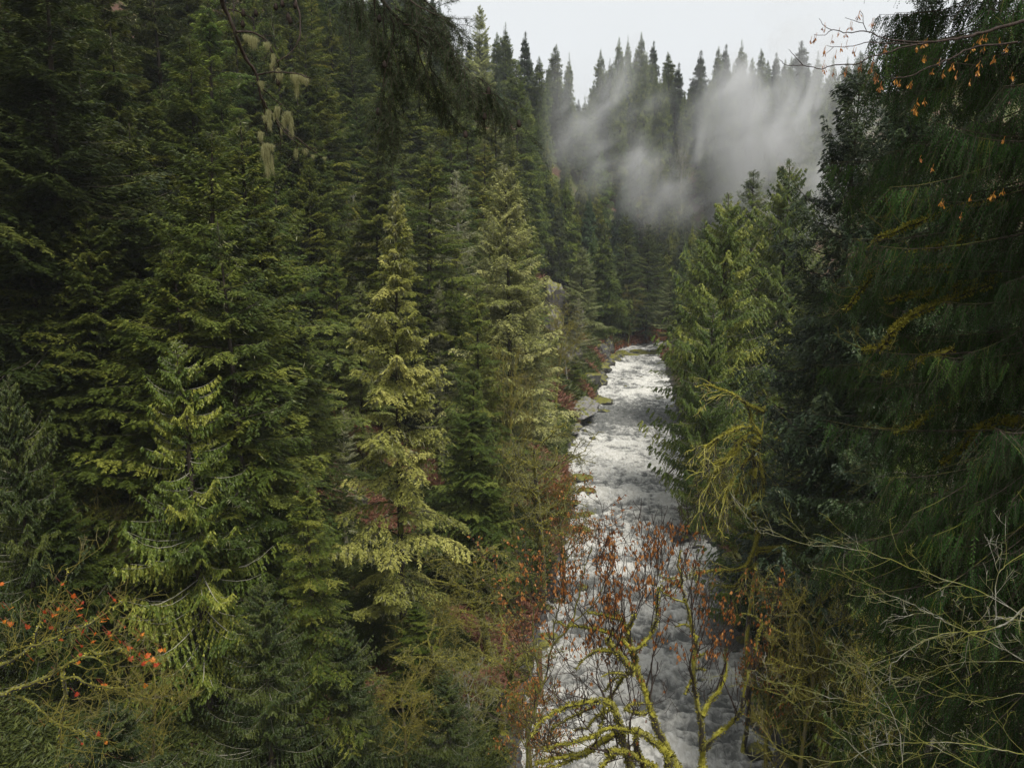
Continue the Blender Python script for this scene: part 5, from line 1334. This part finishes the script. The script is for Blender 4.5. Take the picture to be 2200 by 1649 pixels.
gr = np.random.default_rng(300)
shore = []
for sd, arr, lo, hi in (('left', LE, 1060, 1649), ('left', LE, 800, 1000), ('right', RE, 1120, 1649)):
    n = {1060: 26, 800: 7, 1120: 20}[lo]
    for i in range(n):
        py = lo + (hi - lo) * ((i + gr.random() * .8) / n) ** .8
        yy = on_water(1350, py)[1]; l, r = edges(yy)
        xx = float(l) - gr.uniform(-.5, 1.3) if sd == 'left' else float(r) + gr.uniform(-.9, 1.0)
        shore.append((sd, py, xx, yy))
for i, (sd, py, xx, yy) in enumerate(shore):
    px_, py_ = [float(v) for v in proj([xx, yy, 0.1])]
    wpx = gr.uniform(.7, 2.6) * FPX / yy
    rock('boulder', px_, py_, wpx, gr.uniform(.3, .85), 'wet waterline rock on the %s bank, %s counting towards the bend' % (sd, ordw(sum(1 for s in shore if s[0] == sd and s[1] > py))), [RM, RD, RM][i % 3], gr.uniform(.8, 1.6), rot=gr.uniform(-1.2, 1.2), seed=400 + i, sub=3, group='waterline rocks on the %s bank' % sd)

# drift log in the river
a, b = W(1428, 1030, 132), None
p0 = np.array([*on_water(1426, 1030), .15]); p1 = np.array([*on_water(1462, 1000), 2.2]); p1[1] = p0[1] + 3.0; p1[0] = p0[0] + 3.2
P = resample([p0, p0 * .6 + p1 * .4 + [0, 0, .05], p1], 12)[None]
V, F = cat([tubes(P, np.linspace(.10, .16, 12)[None], 8), tubes(resample([P[0, 7], P[0, 7] + [.1, .1, .5], P[0, 7] + [.3, .1, .9]], 5)[None], np.linspace(.05, .01, 5)[None], 5)])
tag(link('log', new_mesh('log', V, F, M['bark_twig'], attr={'tint': np.zeros(len(F))}, smooth=True)), 'thin dark log slanting out of the rapids beside the low cedar', 'log')
# orange-brown stump by the shadowed trunk
q = on_water(1160, 1500); z0 = gz(*q)
zs = np.linspace(0, 5.5, 10); P = np.stack([q[0] + .06 * np.sin(zs), q[1] + .05 * zs, z0 - .2 + zs], -1)[None]
SM = bark_mat('rotten_red_bark', (0.10, 0.04, 0.025), (0.22, 0.10, 0.07), moss_amt=0)
V, F = cat([tubes(P, np.linspace(.3, .2, 10)[None], 9), tubes(np.stack([P[0, -1], P[0, -1] + [.05, 0, .35], P[0, -1] + [.07, 0, .7]])[None], np.array([[.19, .12, .02]]), 7)])
tag(link('dead_trunk', new_mesh('dead_trunk', V, F, SM, attr={'tint': np.zeros(len(F))}, smooth=True)), 'broken reddish dead trunk at the water edge under the mossy maples', 'tree')

# ------------------------------------------------------------------ ground cover (uncountable)
def cover(name, n, region, g, size, kind_mat, tints, label, cat_, petals=9, upright=.6, zlim=None):
    pts = []
    while len(pts) < n:
        k = 20000; d = 40 + (region[3] - 40) * g.random(k) ** .9; px = g.uniform(region[0], region[1], k)
        x = (px - 1100) / FPX * d * 1.02; e, s = river_rel(x, d); z = ground_z(x, d)
        a, b = proj(np.stack([x, d, z], -1))
        m = (e > 1.0) & (b > region[2]) & (b < 1800) & (vn(x / 6, d / 6, seed=3) > -.95)
        pts += list(np.stack([x, d, z], -1)[m])
    C = np.array(pts[:n])
    dist = C[:, 1]; sz = size * (0.7 + .8 * g.random(n)) * np.clip(dist / 90, .8, 1.6)
    i = np.repeat(np.arange(n), petals); m = len(i)
    an = g.uniform(0, 2 * PI, m); d = norm(np.stack([np.cos(an), np.sin(an), upright * (.3 + g.random(m))], -1))
    p = C[i] + np.stack([g.normal(0, .25, m), g.normal(0, .25, m), 0.1 + .5 * g.random(m) * sz[i]], -1) * sz[i][:, None] * np.array([1, 1, 1])
    wd = norm(np.cross(d, np.array([0, 0, 1.0]) + .5 * rv(m, g)))
    V, F = leaves(p, d, wd, sz[i] * (.6 + .6 * g.random(m)), sz[i] * .2 * (.6 + .8 * g.random(m)), fold=.2)
    nz = vn(C[:, 0] / 7, C[:, 1] / 7, seed=12) * .5 + .5
    t = tints(nz[i], g.random(m))
    o = link(name, new_mesh(name, V, F, kind_mat, attr={'tint': np.clip(t, 0, 1)})); tag(o, label, cat_, kind='stuff'); return o
g = np.random.default_rng(120)
cover('undergrowth', 100000, (-150, 1330, 700, 230), g, .46, M['fern'], lambda nz, r: np.where(nz > .55, .66 + .34 * r, .62 * r), 'ferns, moss and red fallen leaves on the shaded slope', 'undergrowth')
cover('undergrowth', 26000, (1420, 2300, 900, 150), g, .42, M['fern'], lambda nz, r: np.where(nz > .72, .66 + .34 * r, .6 * r), 'ferns and low leaves on the dim bank', 'undergrowth')
cover('undergrowth', 22000, (1120, 1345, 560, 292), g, .6, M['fern'], lambda nz, r: np.where(nz > .6, .62 + .36 * r, .6 * r), 'moss, ferns and red leaves on the rocky far shore before the bend', 'undergrowth')
# rust-red bracken strip across the bend
gb = np.random.default_rng(121); n = 9000
px = gb.uniform(1300, 1440, n); d = gb.uniform(YB - 10, YB + 50, n); x = (px - 1100) / FPX * d * 1.02
e, s = river_rel(x, d); z = ground_z(x, d); m = (e > .4) & (e < 9); C = np.stack([x, d, z], -1)[m]; i = np.repeat(np.arange(len(C)), 6); k = len(i)
an = gb.uniform(0, 2 * PI, k); dd = norm(np.stack([np.cos(an), np.sin(an), .5 + gb.random(k)], -1)); wd = norm(np.cross(dd, rv(k, gb)))
V, F = leaves(C[i] + gb.normal(0, .3, (k, 3)), dd, wd, .8 * (.5 + gb.random(k)), .22 * (.5 + gb.random(k)))
tag(link('bracken', new_mesh('bracken', V, F, M['bracken'], attr={'tint': gb.random(k)})), 'rust-red dead bracken strip behind the river bend', 'bracken', kind='stuff')

# ------------------------------------------------------------------ mist and haze
def mist(label, px, py, d, wpx, hpx, dep, dens, seed, stretch=(1.15, 1, .8), shear=0.0, lo=.48):
    import bmesh
    c = W(px, py, d); w = wpx / FPX * d / 2; h = hpx / FPX * d / 2
    m, t, out, N = nt('mist_' + str(seed)); L = t.links.new
    tc = N('TexCoord')
    mp = N('Mapping'); mp.inputs['Location'].default_value = (seed * 3.1, seed * 1.7, 0); mp.inputs['Scale'].default_value = stretch
    vr = N('VectorRotate', rotation_type='Y_AXIS'); vr.inputs['Angle'].default_value = shear; L(tc.outputs['Object'], vr.inputs['Vector']); L(vr.outputs[0], mp.inputs[0])
    n = N('TexNoise', i_Scale=.042, i_Detail=5.0, i_Roughness=.52, i_Distortion=.6); L(mp.outputs[0], n.inputs[0])
    sc_ = N('VectorMath', operation='MULTIPLY'); L(tc.outputs['Object'], sc_.inputs[0]); sc_.inputs[1].default_value = (1 / w, 1 / dep, 1 / h)
    ln = N('VectorMath', operation='LENGTH'); L(sc_.outputs[0], ln.inputs[0])
    fo = N('MapRange', i_1=.15, i_2=1.0, i_3=1.0, i_4=0.0); fo.interpolation_type = 'SMOOTHSTEP'; L(ln.outputs['Value'], fo.inputs[0])
    nr = N('MapRange', i_1=lo - .01, i_2=lo + .30, i_3=0.0, i_4=1.0); nr.interpolation_type = 'SMOOTHSTEP'; L(n.outputs[0], nr.inputs[0])
    mu = N('Math', operation='MULTIPLY'); L(fo.outputs[0], mu.inputs[0]); L(nr.outputs[0], mu.inputs[1])
    m2 = N('Math', operation='MULTIPLY', i_1=dens); L(mu.outputs[0], m2.inputs[0])
    v = N('VolumePrincipled'); v.inputs['Color'].default_value = (1, 1, 1, 1); L(m2.outputs[0], v.inputs['Density']); v.inputs['Anisotropy'].default_value = 0.2
    L(v.outputs[0], out.inputs['Volume'])
    m.cycles.volume_step_rate = 3.0
    bm = bmesh.new(); bmesh.ops.create_icosphere(bm, subdivisions=3, radius=1.0)
    for q in bm.verts: q.co = (q.co.x * w, q.co.y * dep, q.co.z * h)
    me = bpy.data.meshes.new('mist'); bm.to_mesh(me); bm.free(); me.materials.append(m)
    o = link('mist', me, loc=c); tag(o, label, 'mist', kind='stuff')
mist('thick pale mist bank rising on the far slope beside the black fir', 1690, 270, 300, 430, 620, 22, .23, 1, shear=-.45, lo=.42)
mist('thin mist wisp drifting across the middle of the far slope', 1480, 380, 290, 340, 360, 16, .15, 2, shear=-.3, lo=.45)
mist('grey mist wisp curling up the notch of the valley', 1310, 260, 300, 320, 480, 20, .16, 3, shear=-.5, lo=.44)
mist('high mist veil over the ridge trees', 1570, 240, 310, 260, 360, 16, .20, 4, shear=-.6, lo=.44)
mist('low mist wisp over the slope at the notch', 1240, 300, 262, 200, 260, 12, .22, 5, shear=-.4, lo=.47)

import bmesh
bm = bmesh.new(); bmesh.ops.create_cube(bm, size=1.0)
x0, x1, y0, y1, z0, z1 = gx[0] - 5, gx[-1] + 5, gy[0] - 5, gy[-1] + 5, ZMIN - 1.0, max(ZMAX, 175) + 8
for v in bm.verts: v.co = ((x0 + x1) / 2 + v.co.x * (x1 - x0), (y0 + y1) / 2 + v.co.y * (y1 - y0), (z0 + z1) / 2 + v.co.z * (z1 - z0))
me = bpy.data.meshes.new('haze'); bm.to_mesh(me); bm.free()
m, t, out, N = nt('haze_air'); v = N('VolumePrincipled', i_Density=0.00015); v.inputs['Color'].default_value = (.9, .95, 1, 1); t.links.new(v.outputs[0], out.inputs['Volume'])
me.materials.append(m); tag(link('haze', me), 'thin damp haze filling the gorge', 'haze', kind='stuff')

# ------------------------------------------------------------------ light, sky, camera
w = bpy.data.worlds.new('World'); sc.world = w; w.use_nodes = True
t = w.node_tree; t.nodes.clear()
ELEV, AZ = math.radians(60), math.radians(150)
st = t.nodes.new('ShaderNodeTexSky'); st.sky_type = 'NISHITA'; st.sun_disc = False; st.sun_elevation = ELEV; st.sun_rotation = AZ; st.dust_density = 4.0; st.air_density = 1.0
hs = t.nodes.new('ShaderNodeHueSaturation'); hs.inputs['Saturation'].default_value = 0.12
cl = t.nodes.new('ShaderNodeMixRGB'); cl.inputs[0].default_value = 0.65; cl.inputs[2].default_value = (10.5, 10.9, 11.2, 1)   # even cloud deck
bg = t.nodes.new('ShaderNodeBackground'); bg.inputs[1].default_value = 0.068
wo = t.nodes.new('ShaderNodeOutputWorld')
t.links.new(st.outputs[0], hs.inputs['Color']); t.links.new(hs.outputs[0], cl.inputs[1]); t.links.new(cl.outputs[0], bg.inputs[0]); t.links.new(bg.outputs[0], wo.inputs[0])
sd = bpy.data.lights.new('sun', 'SUN'); sd.energy = 2.3; sd.angle = math.radians(14); sd.color = (1, .96, .9)
so = bpy.data.objects.new('sun', sd); col.objects.link(so)
from mathutils import Vector
dirv = Vector((math.sin(AZ) * math.cos(ELEV), math.cos(AZ) * math.cos(ELEV), math.sin(ELEV)))
so.rotation_euler = dirv.to_track_quat('Z', 'Y').to_euler(); so.location = (0, 0, 120)

cd = bpy.data.cameras.new('camera'); cd.sensor_width = 36; cd.lens = 36 * FPX / 2200; cd.clip_start = 0.1; cd.clip_end = 4000
co = bpy.data.objects.new('camera', cd); col.objects.link(co); co.location = (0, 0, CAMH); co.rotation_euler = (PI / 2 - PITCH, 0, 0)
cd.dof.use_dof = True; cd.dof.focus_distance = 90; cd.dof.aperture_fstop = 14.0
sc.camera = co
sc.view_settings.view_transform = 'Standard'; sc.view_settings.look = 'None'; sc.view_settings.gamma = 1; sc.view_settings.exposure = 0.62
sc.cycles.max_bounces = 6; sc.cycles.diffuse_bounces = 1; sc.cycles.glossy_bounces = 2; sc.cycles.transmission_bounces = 2; sc.cycles.volume_bounces = 1; sc.cycles.transparent_max_bounces = 4
sc.cycles.use_denoising = True
print('things', len([o for o in sc.objects if o.parent is None]), 'faces', sum(len(m_.polygons) for m_ in bpy.data.meshes))
